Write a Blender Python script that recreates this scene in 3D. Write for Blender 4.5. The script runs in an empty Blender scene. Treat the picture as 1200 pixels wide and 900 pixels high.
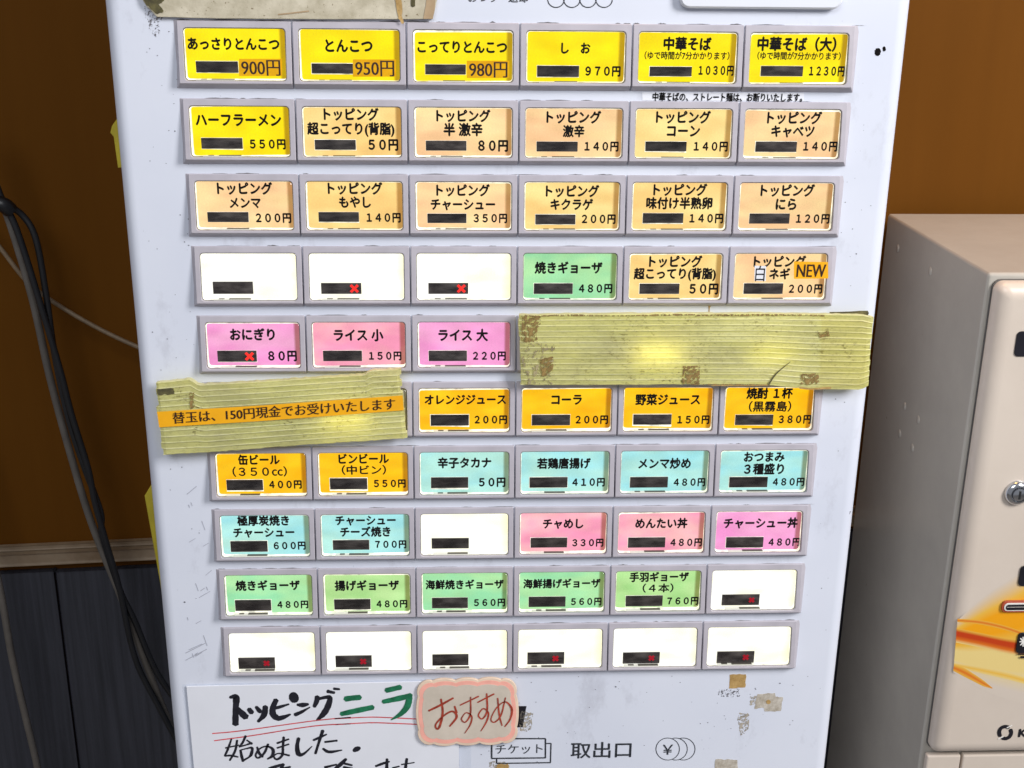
import bpy, bmesh, math, random
import numpy as np
from mathutils import Vector, Matrix, Euler

# ------------------------------------------------------------------ camera, world, lights, exposure
scene = bpy.context.scene
COL = scene.collection
ZT = 1.35                                    # height of the top edge of the first button row above the floor (m)
CAM = Vector((-0.03588, -0.75033, 0.03473 + ZT))
ROT = Euler((1.23699, -0.01019, -0.04121), 'XYZ')
FPX = 1430.0                                 # focal length in pixels of a 1200 px wide picture
cam = bpy.data.cameras.new('camera'); cam.sensor_width = 36.0; cam.lens = 36.0 * FPX / 1200.0
cam.clip_start = 0.01; cam.clip_end = 100
camo = bpy.data.objects.new('camera', cam); COL.objects.link(camo)
camo.location = CAM; camo.rotation_euler = ROT
scene.camera = camo

world = bpy.data.worlds.new('World'); scene.world = world; world.use_nodes = True
bg = world.node_tree.nodes['Background']
bg.inputs[0].default_value = (0.86, 0.90, 1.0, 1); bg.inputs[1].default_value = 0.30

def area(name, loc, target, sx, sy, power, col):
    l = bpy.data.lights.new(name, 'AREA'); l.shape = 'RECTANGLE'; l.size = sx; l.size_y = sy
    l.energy = power; l.color = col
    o = bpy.data.objects.new(name, l); COL.objects.link(o)
    o.location = loc
    o.rotation_euler = (Vector(target) - Vector(loc)).to_track_quat('-Z', 'Y').to_euler()
    return o
area('window_light', (1.30, -1.10, ZT + 0.80), (0, 0, ZT - 0.2), 0.5, 0.8, 40.0, (1.0, 0.985, 0.97))
area('room_light', (-0.6, -1.9, ZT + 1.3), (0, 0, ZT - 0.3), 1.2, 0.9, 19.5, (0.95, 0.975, 1.0))
area('ceiling_lamp', (0.30, 0.06, ZT + 1.2), (0.3, 0.12, 0), 0.3, 0.3, 7.0, (1.0, 0.46, 0.11))

scene.view_settings.view_transform = 'Standard'
scene.view_settings.look = 'None'
scene.view_settings.gamma = 1.0
scene.view_settings.exposure = 0.0
scene.view_settings.use_curve_mapping = False
scene.cycles.max_bounces = 8
scene.cycles.transparent_max_bounces = 12

random.seed(7)
RM = ROT.to_matrix()

def unproj(px, py, Y):
    """photograph pixel -> point on the plane y = Y"""
    d = RM @ Vector(((px - 600) / FPX, -(py - 450) / FPX, -1.0))
    t = (Y - CAM.y) / d.y
    return CAM + d * t

# ------------------------------------------------------------------ materials
def lin(c):
    c = c / 255.0
    return c / 12.92 if c <= 0.04045 else ((c + 0.055) / 1.055) ** 2.4
def rgb(r, g, b): return (lin(r), lin(g), lin(b), 1.0)

class NT:
    def __init__(s, name):
        s.m = bpy.data.materials.new(name); s.m.use_nodes = True
        s.t = s.m.node_tree; s.n = s.t.nodes; s.b = s.n['Principled BSDF']; s.out = s.n['Material Output']
    def add(s, typ, **kw):
        x = s.n.new(typ)
        for k, v in kw.items():
            if k in x.inputs.keys(): x.inputs[k].default_value = v
            else: setattr(x, k, v)
        return x
    def link(s, a, b): s.t.links.new(a, b)
    def coord(s, which='Object', scale=(1, 1, 1)):
        c = s.add('ShaderNodeTexCoord'); mp = s.add('ShaderNodeMapping'); mp.inputs['Scale'].default_value = scale
        s.link(c.outputs[which], mp.inputs['Vector']); return mp.outputs['Vector']
    def noise(s, vec, scale, detail=4, rough=0.55):
        n = s.add('ShaderNodeTexNoise'); n.inputs['Scale'].default_value = scale
        n.inputs['Detail'].default_value = detail; n.inputs['Roughness'].default_value = rough
        s.link(vec, n.inputs['Vector']); return n.outputs['Fac']
    def ramp(s, fac, stops):
        r = s.add('ShaderNodeValToRGB'); e = r.color_ramp.elements
        while len(e) < len(stops): e.new(0.5)
        for i, (p, c) in enumerate(stops):
            e[i].position = p; e[i].color = c if len(c) == 4 else (*c, 1)
        s.link(fac, r.inputs['Fac']); return r.outputs['Color']
    def mix(s, fac, a, b, mode='MIX'):
        x = s.add('ShaderNodeMix'); x.data_type = 'RGBA'; x.blend_type = mode
        for i, v in ((0, fac), (6, a), (7, b)):
            if hasattr(v, 'links'): s.link(v, x.inputs[i])
            else: x.inputs[i].default_value = v
        return x.outputs[2]
    def bump(s, h, strength, dist=0.001):
        b = s.add('ShaderNodeBump'); b.inputs['Strength'].default_value = strength; b.inputs['Distance'].default_value = dist
        s.link(h, b.inputs['Height']); s.link(b.outputs['Normal'], s.b.inputs['Normal'])

W4 = (1, 1, 1, 1); K4 = (0, 0, 0, 1)

def plain(name, col, rough=0.5, metal=0.0, var=0.12, scale=60, bump=0.0):
    n = NT(name); v = n.coord()
    f = n.noise(v, scale, 5)
    dark = tuple(c * (1 - var) for c in col[:3]) + (1,); lite = tuple(min(1, c * (1 + var)) for c in col[:3]) + (1,)
    n.link(n.ramp(f, [(0.3, dark), (0.7, lite)]), n.b.inputs['Base Color'])
    n.b.inputs['Roughness'].default_value = rough; n.b.inputs['Metallic'].default_value = metal
    if bump: n.bump(n.noise(v, scale * 3, 3), bump, 0.0004)
    return n.m

def painted_panel():
    n = NT('painted_steel_panel'); v = n.coord()
    big = n.noise(v, 7, 4)
    base = n.ramp(big, [(0.3, (0.66, 0.69, 0.79, 1)), (0.7, (0.74, 0.765, 0.85, 1))])
    sm = n.noise(n.coord(scale=(1, 1, 0.55)), 26, 8, 0.7)
    smudge = n.ramp(sm, [(0.57, K4), (0.78, W4)])
    base = n.mix(smudge, base, (0.50, 0.51, 0.58, 1))
    sp = n.noise(v, 240, 3, 0.6); patch = n.noise(v, 16, 3, 0.6)
    spm = n.ramp(sp, [(0.70, K4), (0.735, W4)]); pm = n.ramp(patch, [(0.52, K4), (0.66, W4)])
    dirt = n.mix(1.0, spm, pm, 'MULTIPLY')
    base = n.mix(dirt, base, (0.10, 0.10, 0.12, 1))
    n.link(base, n.b.inputs['Base Color'])
    n.b.inputs['Roughness'].default_value = 0.42
    n.b.inputs['Specular IOR Level'].default_value = 0.35
    n.bump(n.noise(v, 160, 2), 0.06, 0.0003)
    return n.m

def card_mat(name, c1, c2, strength=1.0, dim_end=True):
    """printed film lit from behind; its far right end lies past the lamp board and stays dimmer"""
    n = NT(name)
    tc = n.add('ShaderNodeTexCoord'); oi = n.add('ShaderNodeObjectInfo')
    sx = n.add('ShaderNodeSeparateXYZ'); n.link(tc.outputs['Generated'], sx.inputs[0])
    va = n.add('ShaderNodeVectorMath', operation='ADD'); n.link(tc.outputs['Generated'], va.inputs[0])
    ml = n.add('ShaderNodeMath', operation='MULTIPLY'); n.link(oi.outputs['Random'], ml.inputs[0]); ml.inputs[1].default_value = 37.0
    cb = n.add('ShaderNodeCombineXYZ'); 
    for i in range(3): n.link(ml.outputs[0], cb.inputs[i])
    n.link(cb.outputs[0], va.inputs[1])
    f = n.noise(va.outputs[0], 1.7, 2)
    col = n.mix(n.ramp(f, [(0.38, K4), (0.64, W4)]), c1, c2)
    # paper grain
    g = n.noise(n.coord(), 900, 2)
    col = n.mix(1.0, col, n.ramp(g, [(0.3, (0.94, 0.94, 0.94, 1)), (0.7, (1.03, 1.03, 1.03, 1))]), 'MULTIPLY')
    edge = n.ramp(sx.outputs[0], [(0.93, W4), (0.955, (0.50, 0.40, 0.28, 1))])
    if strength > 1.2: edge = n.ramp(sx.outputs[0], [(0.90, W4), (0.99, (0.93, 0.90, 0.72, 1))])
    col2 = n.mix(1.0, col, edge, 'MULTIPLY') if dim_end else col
    hot = n.noise(va.outputs[0], 2.6, 1)
    col2 = n.mix(1.0, col2, n.ramp(hot, [(0.3, (0.93, 0.92, 0.90, 1)), (0.7, (1.10, 1.10, 1.12, 1))]), 'MULTIPLY')
    n.b.inputs['Base Color'].default_value = (0.006, 0.006, 0.006, 1); n.b.inputs['Specular IOR Level'].default_value = 0.1
    n.b.inputs['Roughness'].default_value = 0.45
    n.link(col2, n.b.inputs['Emission Color']); n.b.inputs['Emission Strength'].default_value = strength
    return n.m

def emit(name, col, st, base=(0.6, 0.6, 0.56, 1), rough=0.4, lo=0.86):
    n = NT(name); v = n.coord()
    f = n.noise(v, 130, 3)
    n.link(n.ramp(f, [(0.36, tuple(c * lo for c in col[:3]) + (1,)), (0.56, col)]), n.b.inputs['Emission Color'])
    n.b.inputs['Emission Strength'].default_value = st
    n.b.inputs['Base Color'].default_value = base; n.b.inputs['Roughness'].default_value = rough
    return n.m

def clear_mat(name, tint=(1, 1, 1, 1), gloss=0.05, rough=0.06):
    n = NT(name); n.n.remove(n.b)
    tr = n.add('ShaderNodeBsdfTransparent'); tr.inputs[0].default_value = tint
    gl = n.add('ShaderNodeBsdfGlossy'); gl.inputs['Roughness'].default_value = rough
    fr = n.add('ShaderNodeFresnel'); fr.inputs['IOR'].default_value = 1.0 + gloss * 9
    mx = n.add('ShaderNodeMixShader'); geo = n.add('ShaderNodeNewGeometry'); sb = n.add('ShaderNodeMath', operation='SUBTRACT', use_clamp=True)
    n.link(fr.outputs[0], sb.inputs[0]); n.link(geo.outputs['Backfacing'], sb.inputs[1]); n.link(sb.outputs[0], mx.inputs[0]); n.link(tr.outputs[0], mx.inputs[1]); n.link(gl.outputs[0], mx.inputs[2])
    n.link(mx.outputs[0], n.out.inputs['Surface']); return n.m

def board_mat():
    n = NT('yellowed_corrugated_plastic')
    st = n.coord(scale=(9, 9, 420)); f = n.noise(st, 1.0, 6, 0.65)
    v = n.coord(); blot = n.noise(n.coord(scale=(1, 1, 2.0)), 22, 5, 0.65); speck = n.noise(n.coord(scale=(1, 1, 1.7)), 330, 4, 0.7)
    col = n.ramp(f, [(0.28, (0.46, 0.47, 0.15, 1)), (0.5, (0.70, 0.68, 0.26, 1)), (0.72, (0.86, 0.84, 0.44, 1))])
    bm_ = n.ramp(blot, [(0.42, K4), (0.66, W4)])
    col = n.mix(bm_, col, n.mix(0.55, col, (0.34, 0.33, 0.20, 1)))
    fine = n.noise(n.coord(scale=(1, 1, 2.2)), 420, 5, 0.75)
    col = n.mix(n.ramp(fine, [(0.52, K4), (0.75, (0.8, 0.8, 0.8, 1))]), col, (0.26, 0.25, 0.12, 1))
    spm = n.mix(1.0, n.ramp(speck, [(0.56, K4), (0.63, W4)]), n.ramp(n.noise(v, 30, 3), [(0.50, K4), (0.66, W4)]), 'MULTIPLY')
    col = n.mix(spm, col, (0.12, 0.09, 0.03, 1))
    ra = n.add('ShaderNodeAttribute'); ra.attribute_name = 'rib'
    col = n.mix(n.mix(1.0, ra.outputs['Color'], (0.75, 0.75, 0.75, 1), 'MULTIPLY'), col, (0.92, 0.90, 0.58, 1))
    n.link(col, n.b.inputs['Base Color']); n.b.inputs['Roughness'].default_value = 0.38
    tl = n.add('ShaderNodeBsdfTranslucent'); tl.inputs[0].default_value = (0.95, 0.85, 0.18, 1)
    mx = n.add('ShaderNodeMixShader'); mx.inputs[0].default_value = 0.27
    n.link(n.b.outputs[0], mx.inputs[1]); n.link(tl.outputs[0], mx.inputs[2]); n.link(mx.outputs[0], n.out.inputs['Surface'])
    n.bump(f, 0.25, 0.0004)
    return n.m

def wall_mat():
    n = NT('brown_wall_board'); v = n.coord()
    f = n.noise(n.coord(scale=(1, 1, 0.35)), 5, 4)
    col = n.ramp(f, [(0.25, (0.110, 0.039, 0.0042, 1)), (0.75, (0.136, 0.050, 0.0060, 1))])
    g = n.noise(n.coord(scale=(1.0, 1.0, 0.05)), 70, 4)
    col = n.mix(1.0, col, n.ramp(g, [(0.3, (0.96, 0.96, 0.96, 1)), (0.7, (1.03, 1.03, 1.03, 1))]), 'MULTIPLY')
    n.link(col, n.b.inputs['Base Color']); n.b.inputs['Roughness'].default_value = 0.55
    n.b.inputs['Specular IOR Level'].default_value = 0.04
    return n.m

def plank_mat():
    n = NT('charcoal_stained_plank')
    g = n.noise(n.coord(scale=(1, 1, 0.03)), 230, 5, 0.6); v = n.coord()
    col = n.ramp(g, [(0.3, (0.017, 0.018, 0.024, 1)), (0.7, (0.042, 0.043, 0.056, 1))])
    n.link(col, n.b.inputs['Base Color']); n.b.inputs['Roughness'].default_value = 0.55; n.bump(g, 0.25, 0.0006)
    return n.m

def dirty(name, a, b, scale, rough=0.7, speck=None, thr=0.6):
    n = NT(name); v = n.coord()
    col = n.ramp(n.noise(v, scale, 6, 0.65), [(0.32, a), (0.66, b)])
    if speck:
        col = n.mix(n.ramp(n.noise(v, scale * 7, 4, 0.7), [(thr, K4), (thr + 0.06, W4)]), col, speck)
    n.link(col, n.b.inputs['Base Color']); n.b.inputs['Roughness'].default_value = rough
    n.bump(n.noise(v, scale * 6, 4), 0.2, 0.0005)
    return n.m

def residue_mat(name, col, thr=0.5, scale=420):
    """patchy old glue: opaque flecks with the paint showing between them"""
    n = NT(name); v = n.coord()
    f = n.noise(v, scale, 4, 0.7)
    n.link(n.ramp(n.noise(v, scale * 0.6, 3), [(0.35, tuple(c * 0.55 for c in col[:3]) + (1,)), (0.65, col)]), n.b.inputs['Base Color'])
    n.b.inputs['Roughness'].default_value = 0.6
    tr = n.add('ShaderNodeBsdfTransparent'); mx = n.add('ShaderNodeMixShader')
    n.link(n.ramp(f, [(thr, K4), (thr + 0.05, W4)]), mx.inputs[0]); n.link(tr.outputs[0], mx.inputs[1]); n.link(n.b.outputs[0], mx.inputs[2])
    n.link(mx.outputs[0], n.out.inputs['Surface']); return n.m

M = {}
M['panel'] = painted_panel()
M['plate'] = plain('white_coated_plate', (0.74, 0.76, 0.82, 1), 0.3, var=0.03, scale=8)
M['housing'] = plain('mauve_grey_plastic', (0.46, 0.43, 0.475, 1), 0.42, var=0.10, scale=45, bump=0.08)
M['gap'] = plain('shadow_gap_plastic', (0.10, 0.09, 0.08, 1), 0.6, var=0.4, scale=200)
M['lightbox'] = emit('glowing_light_box', (1.0, 0.96, 0.74, 1), 0.88, lo=0.32)
M['lightbox_off'] = plain('unlit_light_box', (0.55, 0.53, 0.45, 1), 0.5)
def display_mat():
    n = NT('smoked_display'); oi = n.add('ShaderNodeObjectInfo'); tc = n.add('ShaderNodeTexCoord')
    va = n.add('ShaderNodeVectorMath', operation='ADD'); n.link(tc.outputs['Generated'], va.inputs[0]); n.link(oi.outputs['Random'], va.inputs[1])
    f = n.noise(va.outputs[0], 1.6, 3)
    a = n.ramp(f, [(0.35, (0.020, 0.016, 0.015, 1)), (0.68, (0.085, 0.074, 0.068, 1))])  # patchy lighter sheen of the window is painted into its base colour
    b = n.ramp(oi.outputs['Random'], [(0.0, (0.55, 0.55, 0.55, 1)), (1.0, (1.3, 1.3, 1.3, 1))])
    n.link(n.mix(1.0, a, b, 'MULTIPLY'), n.b.inputs['Base Color']); n.b.inputs['Roughness'].default_value = 0.22
    return n.m
M['display'] = display_mat()
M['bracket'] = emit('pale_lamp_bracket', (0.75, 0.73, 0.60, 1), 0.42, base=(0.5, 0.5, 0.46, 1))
M['bracket_dark'] = plain('dark_lamp_clip', (0.10, 0.09, 0.07, 1), 0.5)
M['ink'] = plain('black_ink', (0.006, 0.005, 0.005, 1), 0.7, var=0.3)
M['ink_soft'] = plain('dark_print', (0.022, 0.026, 0.035, 1), 0.5, var=0.3)
for k_ in ('ink',): M[k_].node_tree.nodes['Principled BSDF'].inputs['Specular IOR Level'].default_value = 0.08
M['cap'] = clear_mat('clear_button_cap', gloss=0.03)
M['red_led'] = emit('red_led', (1.0, 0.03, 0.02, 1), 1.15, base=(0.1, 0, 0, 1))
M['red_led_dim'] = emit('dim_red_led', (1.0, 0.0, 0.04, 1), 0.30, base=(0.1, 0, 0, 1))
M['tape_orange'] = plain('orange_label_tape', rgb(250, 178, 20), 0.4, var=0.06, scale=90)
M['brown_ink'] = plain('dark_brown_ink', (0.030, 0.008, 0.004, 1), 0.5, var=0.2)
M['board'] = board_mat()
M['board_edge'] = plain('yellowed_board_core', (0.42, 0.38, 0.16, 1), 0.5, var=0.3, scale=300)
M['paper'] = plain('white_paper', (0.80, 0.81, 0.87, 1), 0.45, var=0.03, scale=25)
M['film'] = clear_mat('laminate_film', (0.985, 0.99, 0.995, 1), 0.03, 0.15)
M['tapefilm'] = clear_mat('clear_tape', (0.995, 0.985, 0.95, 1), 0.05, 0.12)
M['marker_black'] = plain('black_marker', (0.012, 0.012, 0.020, 1), 0.4, var=0.4, scale=250)
M['marker_green'] = plain('green_marker', (0.012, 0.165, 0.075, 1), 0.45, var=0.45, scale=180)
M['marker_red'] = plain('red_marker', (0.62, 0.085, 0.10, 1), 0.5, var=0.3, scale=300)
M['pen_red'] = plain('red_brown_pen', (0.36, 0.045, 0.022, 1), 0.5, var=0.35, scale=300)
M['tag_pink'] = plain('pink_card_border', rgb(247, 176, 160), 0.6, var=0.08, scale=120)
M['tag_edge'] = plain('cream_card_edge', rgb(232, 206, 182), 0.65, var=0.10, scale=90)
M['tag_face'] = dirty('beige_card_face', rgb(196, 184, 168), rgb(216, 203, 188), 28, 0.6)
M['carton'] = dirty('old_mottled_cardboard', (0.42, 0.37, 0.26, 1), (0.64, 0.58, 0.45, 1), 90, 0.85, (0.16, 0.11, 0.05, 1), 0.63)
M['carton_tan'] = dirty('tan_cardboard', (0.33, 0.22, 0.12, 1), (0.46, 0.33, 0.20, 1), 60, 0.85)
M['mould'] = dirty('dark_mould', (0.03, 0.025, 0.015, 1), (0.15, 0.13, 0.05, 1), 200, 0.9)
M['tape_old'] = dirty('aged_brown_tape', (0.34, 0.20, 0.06, 1), (0.55, 0.36, 0.14, 1), 160, 0.5, (0.10, 0.06, 0.02, 1), 0.62)
M['tape_beige'] = dirty('beige_tape_residue', (0.34, 0.29, 0.22, 1), (0.62, 0.57, 0.50, 1), 190, 0.6, (0.14, 0.11, 0.08, 1), 0.64)
M['residue'] = residue_mat('glue_residue', (0.50, 0.44, 0.36, 1), 0.49)
M['residue_tan'] = residue_mat('tan_glue_residue', (0.44, 0.37, 0.20, 1), 0.54, 260)
M['residue_dark'] = residue_mat('dark_glue_residue', (0.20, 0.19, 0.21, 1), 0.54, 520)
M['residue_brown'] = residue_mat('brown_glue_residue', (0.34, 0.22, 0.07, 1), 0.47, 380)
M['wall'] = wall_mat()
M['rail'] = dirty('worn_painted_rail', (0.17, 0.11, 0.06, 1), (0.34, 0.255, 0.17, 1), 16, 0.4)
M['plank'] = plank_mat()
M['cable_grey'] = plain('grey_cable_sheath', (0.115, 0.10, 0.085, 1), 0.45, var=0.2)
M['cable_black'] = plain('black_cable_sheath', (0.008, 0.008, 0.009, 1), 0.38, var=0.3)
M['cable_beige'] = plain('beige_cable_sheath', (0.19, 0.13, 0.075, 1), 0.5, var=0.25, scale=120)
M['yellow_sheet'] = plain('yellow_sheet', (0.50, 0.40, 0.025, 1), 0.5, var=0.18, scale=35)
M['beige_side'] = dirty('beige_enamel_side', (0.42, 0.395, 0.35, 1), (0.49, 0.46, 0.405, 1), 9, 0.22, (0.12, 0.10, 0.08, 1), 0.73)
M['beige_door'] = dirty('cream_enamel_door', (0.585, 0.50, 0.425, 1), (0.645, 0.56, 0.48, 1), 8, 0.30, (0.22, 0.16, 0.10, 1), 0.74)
M['grime'] = plain('grime', (0.16, 0.15, 0.16, 1), 0.8, var=0.5, scale=150)
M['rubber'] = plain('black_rubber', (0.012, 0.012, 0.012, 1), 0.6)
M['gasket'] = plain('grey_gasket', (0.10, 0.095, 0.09, 1), 0.6)
M['chrome'] = plain('chrome', (0.62, 0.63, 0.65, 1), 0.16, metal=1.0, var=0.05)
M['black_plastic'] = plain('black_plastic', (0.010, 0.009, 0.014, 1), 0.33, var=0.2)
M['white_print'] = plain('white_print', (0.75, 0.72, 0.68, 1), 0.5, var=0.05)
M['red_bezel'] = plain('red_slot_bezel', (0.42, 0.07, 0.03, 1), 0.4, var=0.1)
M['floor'] = plain('grey_floor', (0.18, 0.17, 0.16, 1), 0.6, var=0.2, scale=12)

# ------------------------------------------------------------------ mesh helpers
def mesh_obj(name, verts, faces, mat, parent=None, loc=None):
    me = bpy.data.meshes.new(name); me.from_pydata([tuple(v) for v in verts], [], faces); me.update()
    if mat is not None: me.materials.append(mat)
    return obj(name, me, parent, loc)
def obj(name, me, parent=None, loc=None):
    o = bpy.data.objects.new(name, me); COL.objects.link(o)
    if loc is not None: o.location = loc
    if parent is not None:
        o.parent = parent
        pl = parent.matrix_world_loc if False else WL[parent.name]
        o.location = Vector(loc or (0, 0, 0)) - pl if loc is not None else -pl
        WL[o.name] = Vector(loc) if loc is not None else Vector((0, 0, 0))
    else:
        WL[o.name] = Vector(loc) if loc is not None else Vector((0, 0, 0))
    return o
WL = {}                                       # world origin of every object (all unrotated)
def thing(name, loc, label, cat, group=None):
    o = obj(name, None, None, loc); return tag(o, label, cat, group)
def tag(o, label, cat, group=None):
    o['label'] = label; o['category'] = cat
    if group: o['group'] = group
    return o
def struct(o): o['kind'] = 'structure'; return o

def fix_normals(me):
    bm = bmesh.new(); bm.from_mesh(me); bmesh.ops.recalc_face_normals(bm, faces=bm.faces); bm.to_mesh(me); bm.free()

def box(name, a, b, mat, parent=None, bevel=0.0, seg=2):
    """box between two world corners, bevelled, its origin at the bottom centre"""
    a, b = Vector(map(min, a, b)), Vector(map(max, a, b))
    o0 = Vector(((a.x + b.x) / 2, (a.y + b.y) / 2, a.z))
    bm = bmesh.new(); bmesh.ops.create_cube(bm, size=1.0)
    for v in bm.verts:
        v.co = Vector(((v.co.x) * (b.x - a.x), (v.co.y) * (b.y - a.y), (v.co.z + 0.5) * (b.z - a.z)))
    if bevel: bmesh.ops.bevel(bm, geom=bm.edges[:], offset=bevel, segments=seg, profile=0.5, affect='EDGES')
    me = bpy.data.meshes.new(name); bm.to_mesh(me); bm.free(); me.materials.append(mat)
    return obj(name, me, parent, o0)

def rrect(x0, x1, z0, z1, r, n=4):
    """rounded rectangle, counter-clockwise from bottom-left, n+1 points per corner"""
    pts = []
    for cx, cz, a0 in ((x0 + r, z0 + r, 180), (x1 - r, z0 + r, 270), (x1 - r, z1 - r, 0), (x0 + r, z1 - r, 90)):
        for i in range(n + 1):
            a = math.radians(a0 + 90 * i / n); pts.append((cx + r * math.cos(a), cz + r * math.sin(a)))
    return pts

def rings(name, rl, mat, parent=None, loc=None, cap_last=False, cap_first=False):
    """bridge successive closed rings of (x, y, z)"""
    vs, fs = [], []; n = len(rl[0])
    for r in rl: vs += r
    for k in range(len(rl) - 1):
        for i in range(n):
            j = (i + 1) % n
            fs.append((k * n + i, k * n + j, (k + 1) * n + j, (k + 1) * n + i))
    if cap_last: fs.append(tuple(range((len(rl) - 1) * n, len(rl) * n)))
    if cap_first: fs.append(tuple(reversed(range(n))))
    me = bpy.data.meshes.new(name); me.from_pydata(vs, [], fs); me.update(); fix_normals(me)
    if mat: me.materials.append(mat)
    return obj(name, me, parent, loc)

def slab(name, pts, yf, th, mat, parent=None, ch=0.0):
    """flat piece of outline pts (x, z), front at yf (towards -y), thickness th; ch softens the front edge"""
    cx = sum(p[0] for p in pts) / len(pts); cz = sum(p[1] for p in pts) / len(pts)
    org = Vector((cx, yf + th, cz))
    L = [(p[0] - cx, p[1] - cz) for p in pts]
    rl = [[(x, 0, z) for x, z in L]]
    if ch:
        rl.append([(x, -th + ch, z) for x, z in L])
        ins = []
        n = len(L)
        for i in range(n):
            a = Vector(L[i - 1]); b = Vector(L[i]); c = Vector(L[(i + 1) % n])
            d = (c - a); nn = Vector((-d.y, d.x)); nn = nn.normalized() if nn.length > 0 else nn
            ins.append(b + nn * ch)
        rl.append([(v.x, -th, v.y) for v in ins])
    else:
        rl.append([(x, -th, z) for x, z in L])
    return rings(name, rl, mat, parent, org, cap_last=True, cap_first=True)

def catmull(P, sub=6):
    P = [np.array(p, float) for p in P]
    if len(P) < 3:
        return [P[0] + (P[1] - P[0]) * t / sub for t in range(sub + 1)]
    Q = [2 * P[0] - P[1]] + P + [2 * P[-1] - P[-2]]
    out = []
    for i in range(1, len(Q) - 2):
        for s in range(sub):
            t = s / sub
            out.append(0.5 * ((2 * Q[i]) + (-Q[i - 1] + Q[i + 1]) * t + (2 * Q[i - 1] - 5 * Q[i] + 4 * Q[i + 1] - Q[i + 2]) * t * t
                              + (-Q[i - 1] + 3 * Q[i] - 3 * Q[i + 1] + Q[i + 2]) * t ** 3))
    out.append(P[-1]); return out

def strokes(name, items, frame, Y, mat, parent, wscale=1.0):
    """pen strokes: items = lists of (x, y, width) in zoomed-photo coordinates of frame; one mesh"""
    ox, oy, s = frame; vs, fs = [], []
    org = WL[parent.name]
    for q, it in enumerate(items):
        it = [(p if len(p) == 3 else (*p, 10)) for p in it]
        C = catmull(it, 6)
        pts = [unproj(ox + c[0] / s, oy + c[1] / s, Y - 0.00003 * (q % 5)) for c in C]
        mm = (unproj(ox + it[0][0] / s + 1, oy + it[0][1] / s, Y) - unproj(ox + it[0][0] / s, oy + it[0][1] / s, Y)).length / s
        b0 = len(vs)
        for i, p in enumerate(pts):
            d = pts[min(i + 1, len(pts) - 1)] - pts[max(i - 1, 0)]
            nv = Vector((-d.z, 0, d.x)); nv = nv.normalized() if nv.length > 1e-9 else Vector((0, 0, 1))
            w = max(C[i][2], 1.5) * mm * 0.5 * wscale * random.uniform(0.94, 1.06)
            vs += [p + nv * w, p - nv * w]
        for i in range(len(pts) - 1):
            k = b0 + 2 * i; fs.append((k, k + 2, k + 3, k + 1))
        # rounded-off tips
        for e, sg in ((0, -1), (len(pts) - 1, 1)):
            p = pts[e]; d = (pts[1] - pts[0]) if e == 0 else (pts[-1] - pts[-2])
            if d.length > 1e-9:
                w = max(C[e][2], 1.5) * mm * 0.28 * wscale
                k = len(vs); vs.append(p + d.normalized() * w * sg)
                a = b0 + 2 * e; fs.append((a, a + 1, k))
    o = mesh_obj(name, vs, fs, mat, parent)
    return o

def blob(cx, cy, rx, ry, rot=0, n=16):
    a = math.radians(rot)
    return [(cx + rx * math.cos(t) * math.cos(a) - ry * math.sin(t) * math.sin(a), cy + rx * math.cos(t) * math.sin(a) + ry * math.sin(t) * math.cos(a))
            for t in [2 * math.pi * i / n for i in range(n)]]
def poly_px(name, pts, frame, Y, mat, parent, th=0.0002, ch=0):
    ox, oy, s = frame
    P = [unproj(ox + x / s, oy + y / s, Y) for x, y in pts]
    P = [(p.x, p.z) for p in P]
    ar = sum(P[i - 1][0] * P[i][1] - P[i][0] * P[i - 1][1] for i in range(len(P)))
    if ar < 0: P = P[::-1]
    return slab(name, P, Y, th, mat, parent, ch)
def ragged(pts, amp, sub=5):
    out = []
    for i in range(len(pts)):
        a, b = pts[i], pts[(i + 1) % len(pts)]
        for k in range(sub):
            t = k / sub; j = amp if k else amp * 0.3
            out.append((a[0] + (b[0] - a[0]) * t + random.uniform(-j, j), a[1] + (b[1] - a[1]) * t + random.uniform(-j, j)))
    return out

def tube(name, P, r, mat, parent=None, n=10, sub=8):
    C = [Vector(c) for c in catmull([tuple(p) for p in P], sub)]
    org = WL[parent.name] if parent else C[-1].copy()
    vs, fs = [], []; up = Vector((0, 1, 0.01))
    for i, c in enumerate(C):
        d = (C[min(i + 1, len(C) - 1)] - C[max(i - 1, 0)]).normalized()
        a = d.cross(up).normalized(); b = d.cross(a).normalized()
        for k in range(n):
            t = 2 * math.pi * k / n; vs.append(c + (a * math.cos(t) + b * math.sin(t)) * r - (org if not parent else Vector()))
    for i in range(len(C) - 1):
        for k in range(n):
            j = (k + 1) % n; fs.append((i * n + k, i * n + j, (i + 1) * n + j, (i + 1) * n + k))
    fs.append(tuple(range(n))); fs.append(tuple(reversed(range((len(C) - 1) * n, len(C) * n))))
    me = bpy.data.meshes.new(name); me.from_pydata(vs, [], fs); me.update(); fix_normals(me); me.materials.append(mat)
    for p in me.polygons: p.use_smooth = True
    return obj(name, me, parent, None if parent else org)

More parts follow.
